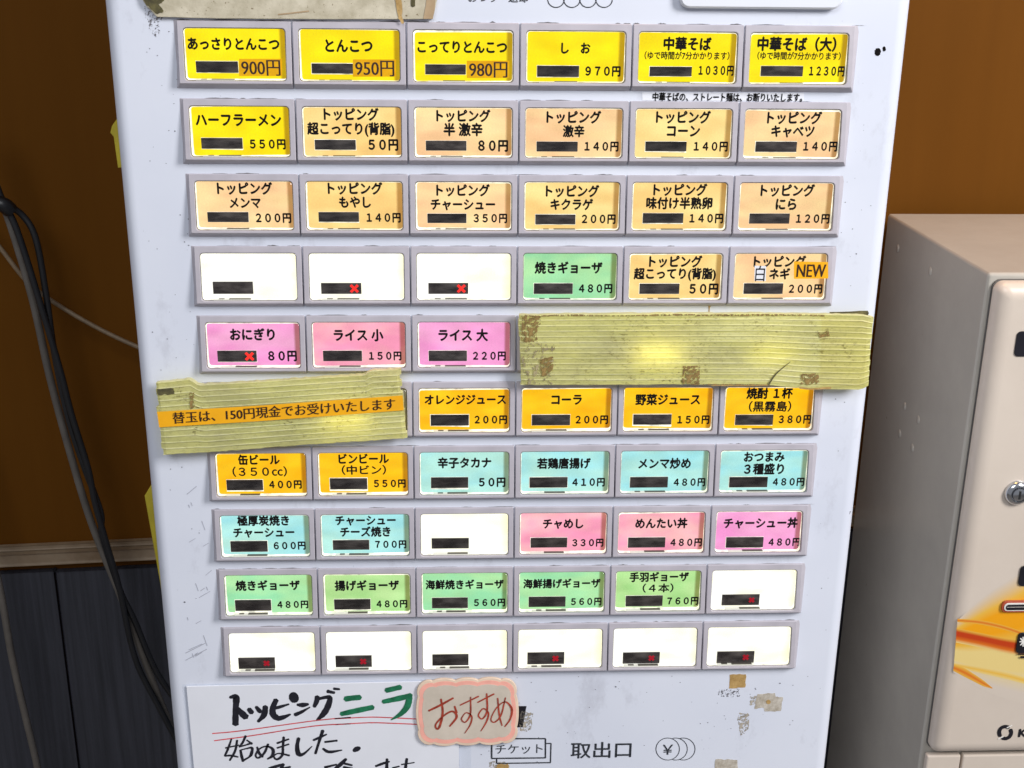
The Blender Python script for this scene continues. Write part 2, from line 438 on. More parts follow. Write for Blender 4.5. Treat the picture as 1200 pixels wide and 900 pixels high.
# ------------------------------------------------------------------ lettering (built-in typeface)
_tc = bpy.data.curves.new('lettering_source', 'FONT'); _to = bpy.data.objects.new('lettering_source', _tc); COL.objects.link(_to)
_tc.size = 1.0; _tc.fill_mode = 'FRONT'; _tc.resolution_u = 3
_tcache = {}
def glyphs(body, bold=0.018, mincho=False, spacing=1.0):
    key = (body, bold, mincho, spacing)
    if key in _tcache: return _tcache[key]
    _tc.body = body; _tc.offset = 0.0; _tc.space_character = spacing
    bpy.context.view_layer.update()
    dg = bpy.context.evaluated_depsgraph_get()
    me = bpy.data.meshes.new_from_object(_to.evaluated_get(dg))
    V = np.array([v.co[:] for v in me.vertices]); F = [tuple(p.vertices) for p in me.polygons]
    bpy.data.meshes.remove(me)
    # heavier weight: the same outline laid down a few times with small shifts
    if mincho: sh = ((-0.020, 0), (0, 0), (0.020, 0))               # thin horizontals, thicker uprights
    elif bold > 0: sh = ((0, 0), (-bold, 0), (bold, 0), (0, bold), (0, -bold))
    else: sh = ((0, 0),)
    n = len(V); VV, FF = [], []
    for k, (dx, dz) in enumerate(sh):
        W = V.copy(); W[:, 0] += dx; W[:, 1] += dz; W[:, 2] += 0.004 * k; VV.append(W); FF += [tuple(i + n * k for i in f) for f in F]
    V = np.concatenate(VV); F = FF
    _tcache[key] = (V, F); return V, F

def text(name, body, frame, x0, x1, yc, Y, mat, parent, aspect=1.12, bold=0.018, mincho=False, slope=0.0, spacing=1.0):
    """lettering whose ink spans x0..x1 and is centred on yc (zoomed-photo coordinates)"""
    ox, oy, s = frame
    V, F = glyphs(body, bold, mincho, spacing)
    a = unproj(ox + x0 / s, oy + yc / s, Y); b = unproj(ox + x1 / s, oy + yc / s, Y)
    mn, mx = V[:, 0].min(), V[:, 0].max()
    sx = (b.x - a.x) / (mx - mn); sz = sx * aspect
    org = WL[parent.name]
    vs = []
    cz = 0.38                                 # centre of the em square above the baseline
    for x, y, z in V:
        X = a.x + (x - mn) * sx; Z = (a.z + b.z) / 2 + (y - cz) * sz
        if slope: Z += slope * (X - (a.x + b.x) / 2)
        vs.append((X - org.x * 0, Y - z * sx * 0.3, Z))
    return mesh_obj(name, vs, F, mat, parent)

# ------------------------------------------------------------------ the setting: floor, wall, rail, planks
struct(box('floor', (-2.5, -2.5, -0.05), (2.5, 1.2, 0.0), M['floor']))
# back wall, turned about five degrees to the machine
WA, WB = Vector((-0.385, 0.200, 0)), Vector((0.317, 0.260, 0))
wd = (WB - WA).normalized(); wn = Vector((wd.y, -wd.x, 0))      # wn points to the camera side
wang = math.atan2(wd.y, wd.x)
RAILZ = ZT - 0.441
def wall_box(name, u0, u1, d0, d1, z0, z1, mat, parent=None, bevel=0.0):
    """box in wall coordinates: u along the wall from WA, d out of the wall"""
    bm = bmesh.new(); bmesh.ops.create_cube(bm, size=1.0)
    for v in bm.verts:
        v.co = Vector((u0 + (v.co.x + .5) * (u1 - u0), -(d0 + (v.co.y + .5) * (d1 - d0)), z0 + (v.co.z + .5) * (z1 - z0)))
    if bevel: bmesh.ops.bevel(bm, geom=bm.edges[:], offset=bevel, segments=3, profile=0.5, affect='EDGES')
    bmesh.ops.recalc_face_normals(bm, faces=bm.faces)
    me = bpy.data.meshes.new(name); bm.to_mesh(me); bm.free(); me.materials.append(mat)
    o = bpy.data.objects.new(name, me); COL.objects.link(o); WL[o.name] = Vector()
    if parent is None:
        o.location = WA; o.rotation_euler = (0, 0, wang)
    else: o.parent = parent
    return o
wall = struct(wall_box('wall', -1.0, 2.0, -0.08, 0.0, 0.0, ZT + 0.9, M['wall']))
rail = wall_box('rail', -1.0, 2.0, 0.0005, 0.0085, RAILZ - 0.011, RAILZ, M['rail'], wall, 0.002)
wall_box('rail_cap', -1.0, 2.0, 0.0005, 0.0035, RAILZ + 0.0005, RAILZ + 0.005, M['rail'], wall, 0.0012)
u = -0.98; PW = 0.121
seam = (Vector((unproj(80, 780, 0.2).x, 0, 0)) - Vector((WA.x, 0, 0))).x
u = seam - PW * 8
while u < 2.0:
    wall_box('plank', u + 0.0008, u + PW - 0.0008, 0.0005, 0.0055, 0.002, RAILZ - 0.019 + random.uniform(-.001, .001), M['plank'], wall, 0.0012)
    u += PW

# ------------------------------------------------------------------ ticket machine
tm = thing('ticket_machine', (0, 0.1, 0), 'white steel meal ticket machine with rows of backlit menu buttons', 'ticket machine')
XL, XR, YB = -0.2425, 0.2345, 0.195
def cabinet_profile(xl, xr, yb, r, n=7):
    P = [(xl, yb), (xl, r + 0.001)]
    for i in range(n + 1):
        a = math.radians(180 + 90 * i / n); P.append((xl + r + r * math.cos(a), r + r * math.sin(a)))
    P += [(xl + r + 0.0008, 0)]
    P += [(xr - r - 0.0008, 0)]
    for i in range(n + 1):
        a = math.radians(270 + 90 * i / n); P.append((xr - r + r * math.cos(a), r + r * math.sin(a)))
    P += [(xr, r + 0.001), (xr, yb)]
    return P
P = cabinet_profile(XL, XR, YB, 0.0085)
n = len(P)
vs = [(x, y, z) for z in (0.0, ZT + 0.32) for x, y in P]
fs = [(i, (i + 1) % n, n + (i + 1) % n, n + i) for i in range(n)] + [tuple(range(n)), tuple(reversed(range(n, 2 * n)))]
cab = mesh_obj('cabinet', vs, fs, M['panel'], tm); fix_normals(cab.data)
for p in cab.data.polygons: p.use_smooth = len(p.vertices) == 4
cab.data.set_sharp_from_angle(angle=math.radians(28))

DX, DY = 0.067, 0.04478
FACE_H, OPX, OPT, OPH = 0.0357, 0.0037, 0.0040, 0.0300
CY = -0.0004                 # plane of the printed cards
def FYZ(z): return -0.0013 - 0.0044 * min(1.0, max(0.0, -z / FACE_H))   # frames are wedges: almost flush above, proud below
FY = FYZ(-0.018)

def housing_mesh(kind):
    x0, x1 = 0.00045, DX - 0.00045; z1, z0 = 0.0, -FACE_H
    lo = 0.0030 if kind == 'l' else 0.0; ro = 0.0030 if kind == 'r' else 0.0
    ox0, ox1, oz1, oz0 = OPX, DX - OPX, -OPT, -OPT - OPH
    g = 0.00038
    rl = [[(x, FYZ(z) * 0.62, z) for x, z in rrect(ox0 + g, ox1 - g, oz0 + g, oz1 - g, 0.0020)],
          [(x, FYZ(z) * 0.62, z) for x, z in rrect(ox0, ox1, oz0, oz1, 0.0022)],
          [(x, FYZ(z) + 0.0003, z) for x, z in rrect(ox0, ox1, oz0, oz1, 0.0022)],
          [(x, FYZ(z), z) for x, z in rrect(ox0 - .0003, ox1 + .0003, oz0 - .0003, oz1 + .0003, 0.0024)],
          [(x, FYZ(z), z) for x, z in rrect(x0 + .0004, x1 - .0004, z0 + .0004, z1 - .0004, 0.0003)],
          [(x, FYZ(z) + 0.0004, z) for x, z in rrect(x0, x1, z0, z1, 0.0005)],
          [(x, 0.0005, z) for x, z in rrect(x0 - lo, x1 + ro, z0 - 0.0035, z1 + 0.0002, 0.0006)]]
    o = rings('tmp', rl, M['housing']); me = o.data; me.materials.append(M['gap'])
    for p in me.polygons[:20]: p.material_index = 1
    bpy.data.objects.remove(o); me.name = 'button_frame'
    return me
HM = {k: housing_mesh(k) for k in 'lmr'}

def lightbox_mesh(mat):
    ox0, ox1, oz1, oz0 = OPX + .00036, DX - OPX - .00036, -OPT - .00036, -OPT - OPH + .00036
    rl = [[(x, FYZ(z) * 0.66, z) for x, z in rrect(ox0, ox1, oz0, oz1, 0.0021)],
          [(x, CY + 0.0002, z) for x, z in rrect(ox0, ox1, oz0, oz1, 0.0021)]]
    o = rings('tmp', rl, M[mat], cap_last=True); me = o.data; bpy.data.objects.remove(o); return me
LM = lightbox_mesh('lightbox'); LM_OFF = lightbox_mesh('lightbox_off')
def cap_mesh():
    ox0, ox1, oz1, oz0 = OPX + .0003, DX - OPX - .0003, -OPT - .0003, -OPT - OPH + .0003
    rl = [[(x, FYZ(z) + .0006, z) for x, z in rrect(ox0, ox1, oz0, oz1, 0.0020)],
          [(x, FYZ(z) - .0002, z) for x, z in rrect(ox0 + .0001, ox1 - .0001, oz0 + .0001, oz1 - .0001, 0.0020)],
          [(x, FYZ(z) - .0006, z) for x, z in rrect(ox0 + .0006, ox1 - .0006, oz0 + .0006, oz1 - .0006, 0.0017)]]
    o = rings('tmp', rl, M['cap'], cap_last=True); me = o.data; bpy.data.objects.remove(o); return me
CM = cap_mesh()

def pair(name, a, b, st=1.08):
    k = 'card_' + name
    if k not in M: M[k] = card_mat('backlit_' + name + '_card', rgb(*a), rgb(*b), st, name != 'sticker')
    return M[k]
CC = {
 'Y': pair('yellow', (255, 226, 0), (255, 236, 12)),
 'P': pair('peach', (250, 202, 150), (255, 222, 160)),
 'Q': pair('apricot', (252, 208, 128), (255, 226, 148)),
 'G': pair('green', (150, 222, 168), (176, 230, 166)),
 'L': pair('lime', (168, 222, 140), (190, 230, 156)),
 'M': pair('magenta', (243, 150, 208), (247, 172, 214)),
 'S': pair('salmon', (248, 154, 186), (254, 190, 192)),
 'O': pair('orange', (255, 184, 0), (255, 202, 22)),
 'C': pair('cyan', (158, 224, 228), (182, 234, 222)),
 'B': pair('blank', (255, 255, 248), (255, 253, 230), 1.24),
}
A = (180, 0, 1200 / 440); B = (600, 0, 1200 / 460); C = (160, 270, 1200 / 460); D = (590, 270, 1200 / 460)
E_ = (160, 520, 1200 / 460); F_ = (590, 520, 1200 / 460)
TP = 'トッピング'
# (frame, colour, [(text, x0, x1, yc, ...)], (price, x0, x1, yc), (display x0, x1, y0, y1), red cross)
ROWS = [
 [(A, 'Y', [('あっさりとんこつ', 108, 402, 140)], ('900円', 280, 405, 215, 's'), (135, 272, 195, 232), 0),
  (A, 'Y', [('とんこつ', 548, 700, 146)], ('950円', 644, 769, 217, 's'), (505, 638, 202, 235), 0),
  (A, 'Y', [('こってりとんこつ', 843, 1130, 150)], ('980円', 1008, 1131, 221, 's'), (868, 998, 205, 238), 0),
  (B, 'Y', [('し　お', 150, 240, 147)], ('９７０円', 224, 332, 217), (77, 204, 200, 235), 0),
  (B, 'Y', [('中華そば', 463, 610, 134), ('（ゆで時間が7分かかります）', 405, 665, 170, 1.15)], ('１０３０円', 570, 678, 215, 1.42), (421, 548, 203, 233), 0),
  (B, 'Y', [('中華そば（大）', 750, 992, 135), ('（ゆで時間が7分かかります）', 750, 1005, 171, 1.15)], ('１２３０円', 908, 1017, 217, 1.42), (761, 887, 201, 233), 0)],
 [(A, 'Y', [('ハーフラーメン', 133, 408, 383)], ('５５０円', 307, 422, 460), (152, 286, 440, 475), 0),
  (A, 'Q', [(TP, 543, 720, 365), ('超こってり(背脂)', 490, 770, 411)], ('５０円', 686, 782, 462), (515, 647, 446, 478), 0),
  (A, 'P', [(TP, 903, 1077, 370), ('半 激辛', 926, 1052, 414)], ('８０円', 1037, 1133, 465), (870, 1000, 449, 481), 0),
  (B, 'P', [(TP, 105, 273, 358), ('激辛', 155, 222, 401)], ('１４０円', 221, 326, 447), (75, 200, 432, 463), 0),
  (B, 'Q', [(TP, 440, 608, 358), ('コーン', 473, 575, 400)], ('１４０円', 555, 660, 447), (408, 532, 432, 462), 0),
  (B, 'P', [(TP, 780, 948, 360), ('キャベツ', 792, 925, 401)], ('１４０円', 890, 995, 447), (745, 868, 432, 464), 0)],
 [(A, 'P', [(TP, 202, 380, 602), ('メンマ', 242, 343, 648)], ('２００円', 326, 440, 696), (172, 305, 677, 709), 0),
  (A, 'Q', [(TP, 556, 732, 602), ('もやし', 592, 695, 646)], ('１４０円', 680, 790, 695), (527, 657, 677, 708), 0),
  (A, 'P', [(TP, 903, 1075, 608), ('チャーシュー', 885, 1092, 653)], ('３５０円', 1022, 1130, 697), (875, 1000, 682, 712), 0),
  (B, 'Q', [(TP, 103, 267, 584), ('キクラゲ', 117, 248, 625)], ('２００円', 213, 317, 669), (72, 193, 655, 685), 0),
  (B, 'Q', [(TP, 432, 597, 580), ('味付け半熟卵', 410, 613, 621)], ('１４０円', 542, 646, 667), (400, 522, 651, 681), 0),
  (B, 'P', [(TP, 760, 926, 582), ('にら', 806, 870, 624)], ('１２０円', 868, 971, 668), (726, 846, 652, 683), 0)],
 [(C, 'B', [], None, (233, 358, 156, 193), 0),
  (C, 'B', [], None, (564, 688, 160, 193), 2),
  (C, 'B', [], None, (892, 1014, 160, 193), 2),
  (D, 'G', [('焼きギョーザ', 95, 303, 114)], ('４８０円', 230, 333, 177), (93, 211, 161, 193), 0),
  (D, 'Q', [(TP, 445, 608, 95), ('超こってり(背脂)', 398, 650, 132)], ('５０円', 568, 657, 178), (416, 536, 162, 193), 0),
  (D, 'P', [(TP, 765, 925, 95), ('ネギ', 812, 876, 133)], ('２００円', 872, 975, 178), (735, 852, 161, 193), 0)],
 [(C, 'M', [('おにぎり', 285, 423, 318)], ('８０円', 402, 490, 383), (247, 369, 367, 400), 2),
  (C, 'S', [('ライス 小', 602, 755, 320)], ('１５０円', 710, 810, 383), (570, 690, 367, 398), 0),
  (C, 'M', [('ライス 大', 922, 1075, 320)], ('２２０円', 1028, 1129, 383), (893, 1010, 367, 398), 0),
  None, None, None],
 [None, None,
  (C, 'O', [('オレンジジュース', 880, 1130, 517)], ('２００円', 1033, 1133, 578), (899, 1016, 563, 595), 0),
  (D, 'O', [('コーラ', 146, 240, 517)], ('２００円', 220, 320, 578), (87, 203, 563, 594), 0),
  (D, 'O', [('野菜ジュース', 403, 602, 517)], ('１５０円', 531, 630, 578), (397, 512, 562, 592), 0),
  (D, 'O', [('焼酎 １杯', 743, 885, 498), ('（黒霧島）', 750, 880, 538, 1.0)], ('３８０円', 841, 941, 577), (709, 822, 563, 593), 0)],
 [(E_, 'O', [('缶ビール', 310, 438, 49), ('（３５０㏄）', 293, 460, 85, 0.98)], ('４００円', 405, 505, 124), (275, 388, 110, 140), 0),
  (E_, 'O', [('ビンビール', 617, 772, 46), ('（中ビン）', 627, 763, 80, 0.88)], ('５５０円', 725, 823, 121), (591, 706, 105, 137), 0),
  (E_, 'C', [('辛子タカナ', 920, 1085, 58)], ('５０円', 1046, 1128, 117), (900, 1014, 102, 133), 0),
  (F_, 'C', [('若鶏唐揚げ', 102, 267, 60)], ('４１０円', 210, 310, 117), (80, 195, 102, 132), 0),
  (F_, 'C', [('メンマ炒め', 412, 573, 60)], ('４８０円', 520, 617, 117), (387, 501, 101, 132), 0),
  (F_, 'C', [('おつまみ', 735, 860, 40), ('３種盛り', 735, 858, 77)], ('４８０円', 823, 920, 116), (691, 805, 101, 131), 0)],
 [(E_, 'C', [('極厚炭焼き', 307, 467, 235), ('チャーシュー', 295, 483, 271)], ('６００円', 419, 517, 311), (287, 402, 297, 328), 0),
  (E_, 'C', [('チャーシュー', 607, 793, 234), ('チーズ焼き', 622, 777, 269)], ('７００円', 729, 825, 307), (600, 712, 294, 322), 0),
  (E_, 'B', [], None, (902, 1016, 288, 318), 0),
  (F_, 'S', [('チャめし', 120, 245, 244)], ('３３０円', 210, 306, 302), (83, 194, 287, 315), 0),
  (F_, 'S', [('めんたい丼', 403, 563, 243)], ('４８０円', 510, 607, 301), (381, 493, 286, 315), 0),
  (F_, 'M', [('チャーシュー丼', 673, 900, 242)], ('４８０円', 810, 907, 300), (681, 792, 285, 315), 0)],
 [(E_, 'G', [('焼きギョーザ', 302, 500, 433)], ('４８０円', 430, 525, 491), (301, 413, 477, 508), 0),
  (E_, 'L', [('揚げギョーザ', 605, 803, 433)], ('４８０円', 733, 828, 489), (604, 716, 475, 504), 0),
  (E_, 'G', [('海鮮焼きギョーザ', 883, 1123, 430)], ('５６０円', 1031, 1127, 485), (903, 1013, 470, 500), 0),
  (F_, 'G', [('海鮮揚げギョーザ', 60, 297, 427)], ('５６０円', 206, 300, 482), (77, 189, 467, 496), 0),
  (F_, 'L', [('手羽ギョーザ', 385, 567, 407), ('（４本）', 425, 520, 441, 0.88)], ('７６０円', 500, 596, 480), (374, 485, 464, 494), 0),
  (F_, 'B', [], None, (668, 780, 460, 491), 1)],
 [(E_, 'B', [], None, (311, 425, 653, 685), 1),
  (E_, 'B', [], None, (608, 720, 647, 680), 1),
  (E_, 'B', [], None, (904, 1015, 643, 675), 0),
  (F_, 'B', [], None, (73, 185, 637, 671), 1),
  (F_, 'B', [], None, (365, 476, 637, 669), 1),
  (F_, 'B', [], None, (653, 764, 634, 667), 1)],
]

def rel(o, me, base, parent):
    """sub-part whose mesh is in the button's own coordinates"""
    c = bpy.data.objects.new(o, me); COL.objects.link(c); c.parent = parent; WL[c.name] = base.copy(); return c

for r, row in enumerate(ROWS):
    for c, item in enumerate(row):
        base = Vector(((c - 3) * DX, 0, ZT - r * DY))
        kind = 'l' if c == 0 else 'r' if c == 5 else 'm'
        bt = obj('button', HM[kind], tm, base)
        rel('light_box', LM if item else LM_OFF, base, bt)
        rel('clear_cap', CM, base, bt)
        if item is None:                       # under the plastic boards
            fr, colr, names, price, disp, cross = None, 'O' if r == 5 else 'M', [], None, None, 0
        else:
            fr, colr, names, price, disp, cross = item
        lamp = {(4, 4): 1.0, (4, 5): 0.5, (5, 1): 0.8, (4, 3): .12}.get((r, c))
        if item is None:
            if lamp:
                lx = base.x + (0.024 if c != 5 else 0.032); lz = base.z - 0.0225
                box('lamp', (lx - .014, CY - .0001, lz - .0032), (lx + .014, CY - .0012, lz + .0032), emit('bare_lamp', (1.0, 0.93, 0.45, 1), 6.5 * lamp), bt, .0003, 1)
            continue
        # printed card with its own slightly careless cut and tilt
        blank = colr == 'B'
        i0, i1, i2, i3 = ([random.uniform(.0001, .0003) for _ in range(4)] if blank else
                          [random.uniform(.0007, .0013), random.uniform(.0002, .0006), random.uniform(.0003, .0011), random.uniform(.0003, .0008) + (random.uniform(.0004, .0010) if random.random() < .3 else 0)])
        x0, x1 = base.x + OPX + i0, base.x + DX - OPX - i1
        z1, z0 = base.z - OPT - i3, base.z - OPT - OPH + i2
        tl = random.uniform(-.0004, .0004)
        org = Vector(((x0 + x1) / 2, CY, (z0 + z1) / 2))
        pts = rrect(x0, x1, z0, z1, 0.0016)
        vs = [(x - org.x, 0, z - org.z + tl * (x - org.x) / 0.03) for x, z in pts]
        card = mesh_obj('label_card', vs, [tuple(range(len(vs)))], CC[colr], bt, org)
        if disp:
            a = unproj(fr[0] + disp[0] / fr[2], fr[1] + disp[2] / fr[2], CY); b = unproj(fr[0] + disp[1] / fr[2], fr[1] + disp[3] / fr[2], CY)
            dz0, dz1 = b.z, a.z
            zb = base.z - OPT - OPH
            if not blank:                       # cut-out of the card round the display lets the lamp through
                mar = random.uniform(.0001, .0004)
                low = random.uniform(.0004, .0014) if random.random() < .35 else 0.0
                e = mesh_obj('display_cutout', [(a.x - mar, CY - .00004, dz0 - mar * 1.6 - low * random.random()), (b.x + mar * .6, CY - .00004, dz0 - mar * 1.6 - low),
                             (b.x + mar * .6, CY - .00004, dz1 + mar * .6), (a.x - mar, CY - .00004, dz1 + mar * .6)], [(0, 1, 2, 3)], M['lightbox'], bt)
            box('display_window', (a.x, CY - .0001, dz0), (b.x, CY - .0011, dz1), M['display'], bt, 0.00015, 1)
            # lamp bracket on the floor of the light box
            sh = random.uniform(-.0015, .0015)
            box('lamp_bracket', (a.x + .001 + sh, CY - .0002, zb + .00015), (b.x - .0005 + sh, CY - .0034, zb + .0006), M['bracket'], bt, 0.0001, 1)
            xm = a.x + (b.x - a.x) * 0.42
            box('lamp_clip', (xm + sh, CY - .0005, zb + .0006), (b.x - .001 + sh, CY - .0030, zb + .0009), M['bracket_dark'], bt, 0.00008, 1)
            if random.random() < 0.6:
                box('lamp_clip', (a.x + .004 + sh, CY - .0005, zb + .0006), (xm - .003 + sh, CY - .0024, zb + .0008), M['bracket_dark'], bt, 0.00008, 1)
            if cross:
                h = (dz1 - dz0) * (0.40 if cross == 2 else 0.24); cx = b.x - (dz1 - dz0) * (0.62 if cross == 2 else .66); cz = (dz0 + dz1) / 2
                vs, fs = [], []
                for sg in (1, -1):
                    d = Vector((1, 0, sg)).normalized(); nn = Vector((-d.z, 0, d.x)) * h * (0.30 if cross == 2 else .42); k = len(vs)
                    cc = Vector((cx, CY - .00118 - .00002 * sg, cz))
                    vs += [cc - d * h * 1.15 + nn, cc - d * h * 1.15 - nn, cc + d * h * 1.15 - nn, cc + d * h * 1.15 + nn]; fs.append((k, k + 1, k + 2, k + 3))
                mesh_obj('cross_mark', vs, fs, M['red_led' if cross == 2 else 'red_led_dim'], bt)
        for q, t in enumerate(names):
            asp = t[4] if len(t) > 4 else 1.12
            text('menu_text', t[0], fr, t[1], t[2], t[3], CY - .00012, M['ink'], bt, asp, 0.047 if asp == 1.12 else 0.030)
        if price:
            if len(price) > 4 and price[4] == 's':
                x0_, x1_ = price[1] - 7, price[2] + 6
                poly_px('price_sticker', [(x0_, price[3] - 27), (x1_, price[3] - 27), (x1_, price[3] + 28), (x0_, price[3] + 28)], fr, CY - .00035, 
                        pair('sticker', (243, 176, 0), (248, 188, 8), 0.9), bt, 0.0001)
                text('price_text', price[0], fr, price[1], price[2], price[3], CY - .0005, M['brown_ink'], bt, 1.12, -0.012, True)
            else:
                text('price_text', price[0], fr, price[1], price[2], price[3], CY - .00012, M['ink'], bt, price[4] if len(price) > 4 else 1.16, 0.048)
        if r == 3 and c == 5:                  # the two small stickers on the leek button
            poly_px('white_sticker', [(768, 108), (803, 109), (802, 155), (767, 154)], D, CY - .0004, M['paper'], bt, 0.0001)
            text('sticker_text', '白', D, 771, 799, 132, CY - .0006, M['ink'], bt, 1.35, -0.01)
            poly_px('new_sticker', [(888, 95), (992, 97), (993, 147), (888, 148)], D, FYZ(-.016) - .0016, M['tape_orange'], bt, 0.0001)
            text('sticker_text', 'NEW', D, 897, 986, 121, FYZ(-.016) - .0018, M['brown_ink'], bt, 1.45, -0.005, True)

# printed and stuck things that belong to the cabinet
PY = -0.0002
G_ = (180, 760, 1200 / 460); H_ = (540, 760, 1200 / 460); TOP = (480, 0, 1200 / 260); Z7 = (820, 780, 7.5); Z5 = (870, 20, 6.0); ZB = (560, 860, 1200 / 270)
poly_px('notice_strip', [(398, 282), (892, 284), (892, 309), (398, 307)], B, PY, M['paper'], tm, 0.00015)
text('notice_text', '中華そばの、ストレート麺は、お断りいたします。', B, 430, 888, 297, PY - .0003, M['ink'], tm, 1.3, 0.03)
def ring_px(name, cx, cy, r_px, w, frame, parent, a0=0, a1=360, mat='ink_soft', asp=1.0):
    pts = [(cx + r_px * math.cos(math.radians(a0 + (a1 - a0) * i / 28)), cy + asp * r_px * math.sin(math.radians(a0 + (a1 - a0) * i / 28)), w) for i in range(29)]
    return strokes(name, [pts], frame, PY, M[mat], parent)
for i, cx in enumerate((792, 878, 965, 1052)):
    ring_px('coin_symbol', cx, -5, 45, 5, TOP, tm, -40 if i < 3 else -90, 220 if i == 0 else 180)
text('panel_text', 'おつり・返却', TOP, 318, 640, -14, PY, M['ink_soft'], tm, 1.0, 0.012)
strokes('ticket_symbol', [[(72, 25, 8), (352, 25, 8)], [(352, 25, 8), (352, 125, 8)], [(352, 125, 8), (72, 128, 8)], [(72, 128, 8), (72, 25, 8)],
                          [(356, 50, 7), (381, 50, 7)], [(381, 50, 7), (378, 150, 7)], [(378, 150, 7), (98, 154, 7)], [(98, 154, 7), (98, 130, 7)]], ZB, PY, M['ink_soft'], tm)
text('panel_text', 'チケット', ZB, 92, 338, 78, PY, M['ink_soft'], tm, 1.0, 0.004)
text('panel_text', '取出口', ZB, 484, 800, 84, PY, M['ink_soft'], tm, 0.95, 0.012)
ring_px('coin_symbol', 989, 79, 61, 4, ZB, tm, 0, 360, asp=0.94)
ring_px('coin_symbol', 1030, 79, 61, 4, ZB, tm, -104, 104, asp=0.94)
ring_px('coin_symbol', 1070, 79, 61, 4, ZB, tm, -108, 108, asp=0.94)
text('panel_text', '￥', ZB, 962, 1016, 81, PY, M['ink_soft'], tm, 1.0, 0.01)
# raised plate above the buttons
P4 = [unproj(798, -60, 0), unproj(984, 11, 0)]
a, b = P4
slab('upper_plate', rrect(a.x, b.x, b.z, a.z + 0.05, 0.006, 5), -0.005, 0.0055, M['plate'], tm, 0.0012)
# tape scraps, residue and marks
def scrap(name, pts, fr, mat, amp=3, y=PY, th=0.00015): return poly_px(name, ragged(pts, amp), fr, y, M[mat], tm, th)
scrap('tape_scrap', [(262, 82), (406, 78), (402, 192), (258, 202)], Z7, 'tape_old', 5)
scrap('glue_residue', [(165, 212), (355, 205), (350, 272), (158, 274)], Z7, 'residue_dark', 6)
scrap('tape_scrap', [(510, 252), (662, 242), (668, 275), (733, 278), (712, 398), (572, 405), (562, 372), (480, 380), (494, 300)], Z7, 'tape_beige', 5)
scrap('glue_residue', [(448, 270), (500, 262), (480, 345), (440, 345)], Z7, 'residue', 5)
poly_px('screw_hole', blob(604, 320, 20, 19), Z7, PY - .0003, M['tape_old'], tm, .0001)
scrap('glue_residue', [(345, 415), (432, 420), (425, 560), (360, 618), (335, 500)], Z7, 'residue', 8)
scrap('tape_scrap', [(140, 822), (330, 830), (338, 960), (120, 960)], Z7, 'tape_beige', 5)
scrap('glue_residue', [(183, 192), (222, 195), (214, 252), (180, 252)], H_, 'residue', 4)
scrap('glue_residue', [(60, 150), (140, 140), (150, 178), (60, 178)], ZB, 'residue', 6)
scrap('tape_scrap', [(100, 160), (158, 156), (162, 190), (96, 190)], ZB, 'tape_old', 4, PY - .0004)
poly_px('black_sticker', [(1130, 238), (1185, 238), (1162, 362), (1128, 362)], (380, 780, 5.0), PY, M['black_plastic'], tm)
scrap('glue_residue', [(320, 40), (400, 60), (470, 130), (440, 290), (390, 260), (350, 160), (330, 100)], (120, 0, 1200 / 180), 'residue_dark', 14)
poly_px('ink_blot', ragged(blob(952, 246, 23, 29, 0, 9), 3, 2), Z5, PY, M['ink'], tm)
poly_px('ink_blot', ragged(blob(997, 223, 12, 18, 0, 8), 2, 2), Z5, PY, M['ink'], tm)
sc = []
for _ in range(26):
    x, y = random.uniform(150, 215), random.uniform(150, 660); l = random.uniform(8, 40); a_ = math.radians(random.choice((-35, -40, -30, 70)))
    if y < 560 and random.random() < 0.5: continue
    sc.append([(x, y, 2.0), (x + l * math.cos(a_), y + l * math.sin(a_), 1.5)])
sc += [[(150, 640, 2.5), (210, 610, 2)], [(150, 662, 2.5), (215, 628, 2)], [(160, 630, 2), (200, 612, 2)]]
strokes('scratch', sc, E_, PY, plain('grey_scratch', (0.42, 0.43, 0.49, 1), 0.6), tm)
strokes('glue_drip', [[(137, 38, 26), (137, 48, 14), (136, 62, 7), (134, 90, 7)]], (805, 350, 1200 / 230), PY, M['tape_old'], tm)
vs, fs = [], []
for r in range(10):                           # grime settled along the top edge of each row of frames
    x = -3 * DX
    while x < 3 * DX:
        l = random.uniform(.003, .022); h = random.uniform(.0002, .0007) * (1.5 if r == 0 else 1)
        if random.random() < (0.8 if r == 0 else 0.5):
            k = len(vs); z = ZT - r * DY + .0002
            m_ = 6; 
            for i in range(m_ + 1): vs += [(x + l * i / m_, PY, z), (x + l * i / m_, PY, z + h * random.uniform(.3, 1) * (math.sin(math.pi * i / m_) * .8 + .2))]
            fs += [(k + 2 * i, k + 2 * i + 2, k + 2 * i + 3, k + 2 * i + 1) for i in range(m_)]
        x += l + random.uniform(0, .012)
gr_ = mesh_obj('grime', vs, fs, M['grime'], tm); gr_['kind'] = 'stuff'
# loose flakes and specks, too small to tell apart
vs, fs = [], []
for _ in range(210):
    px, py = random.choice([(random.uniform(165, 240), random.uniform(20, 760)), (random.uniform(940, 1025), random.uniform(20, 870)), (random.uniform(560, 930), random.uniform(792, 898))])
    p = unproj(px, py, PY)
    if p.x < XL + .011 or p.x > XR - .011: continue
    s_ = random.uniform(.00015, .0005) * (1.6 if random.random() < .12 else 1); k = len(vs); a0 = random.random() * 6
    for i in range(5):
        vs.append(p + Vector((math.cos(a0 + i * 1.257), 0, math.sin(a0 + i * 1.257) * random.uniform(.5, 1))) * s_)
    fs.append(tuple(range(k, k + 5)))
sp = mesh_obj('dirt_specks', vs, fs, plain('dark_speck', (0.13, 0.13, 0.15, 1), 0.7, var=0.5, scale=90), tm); sp['kind'] = 'stuff'

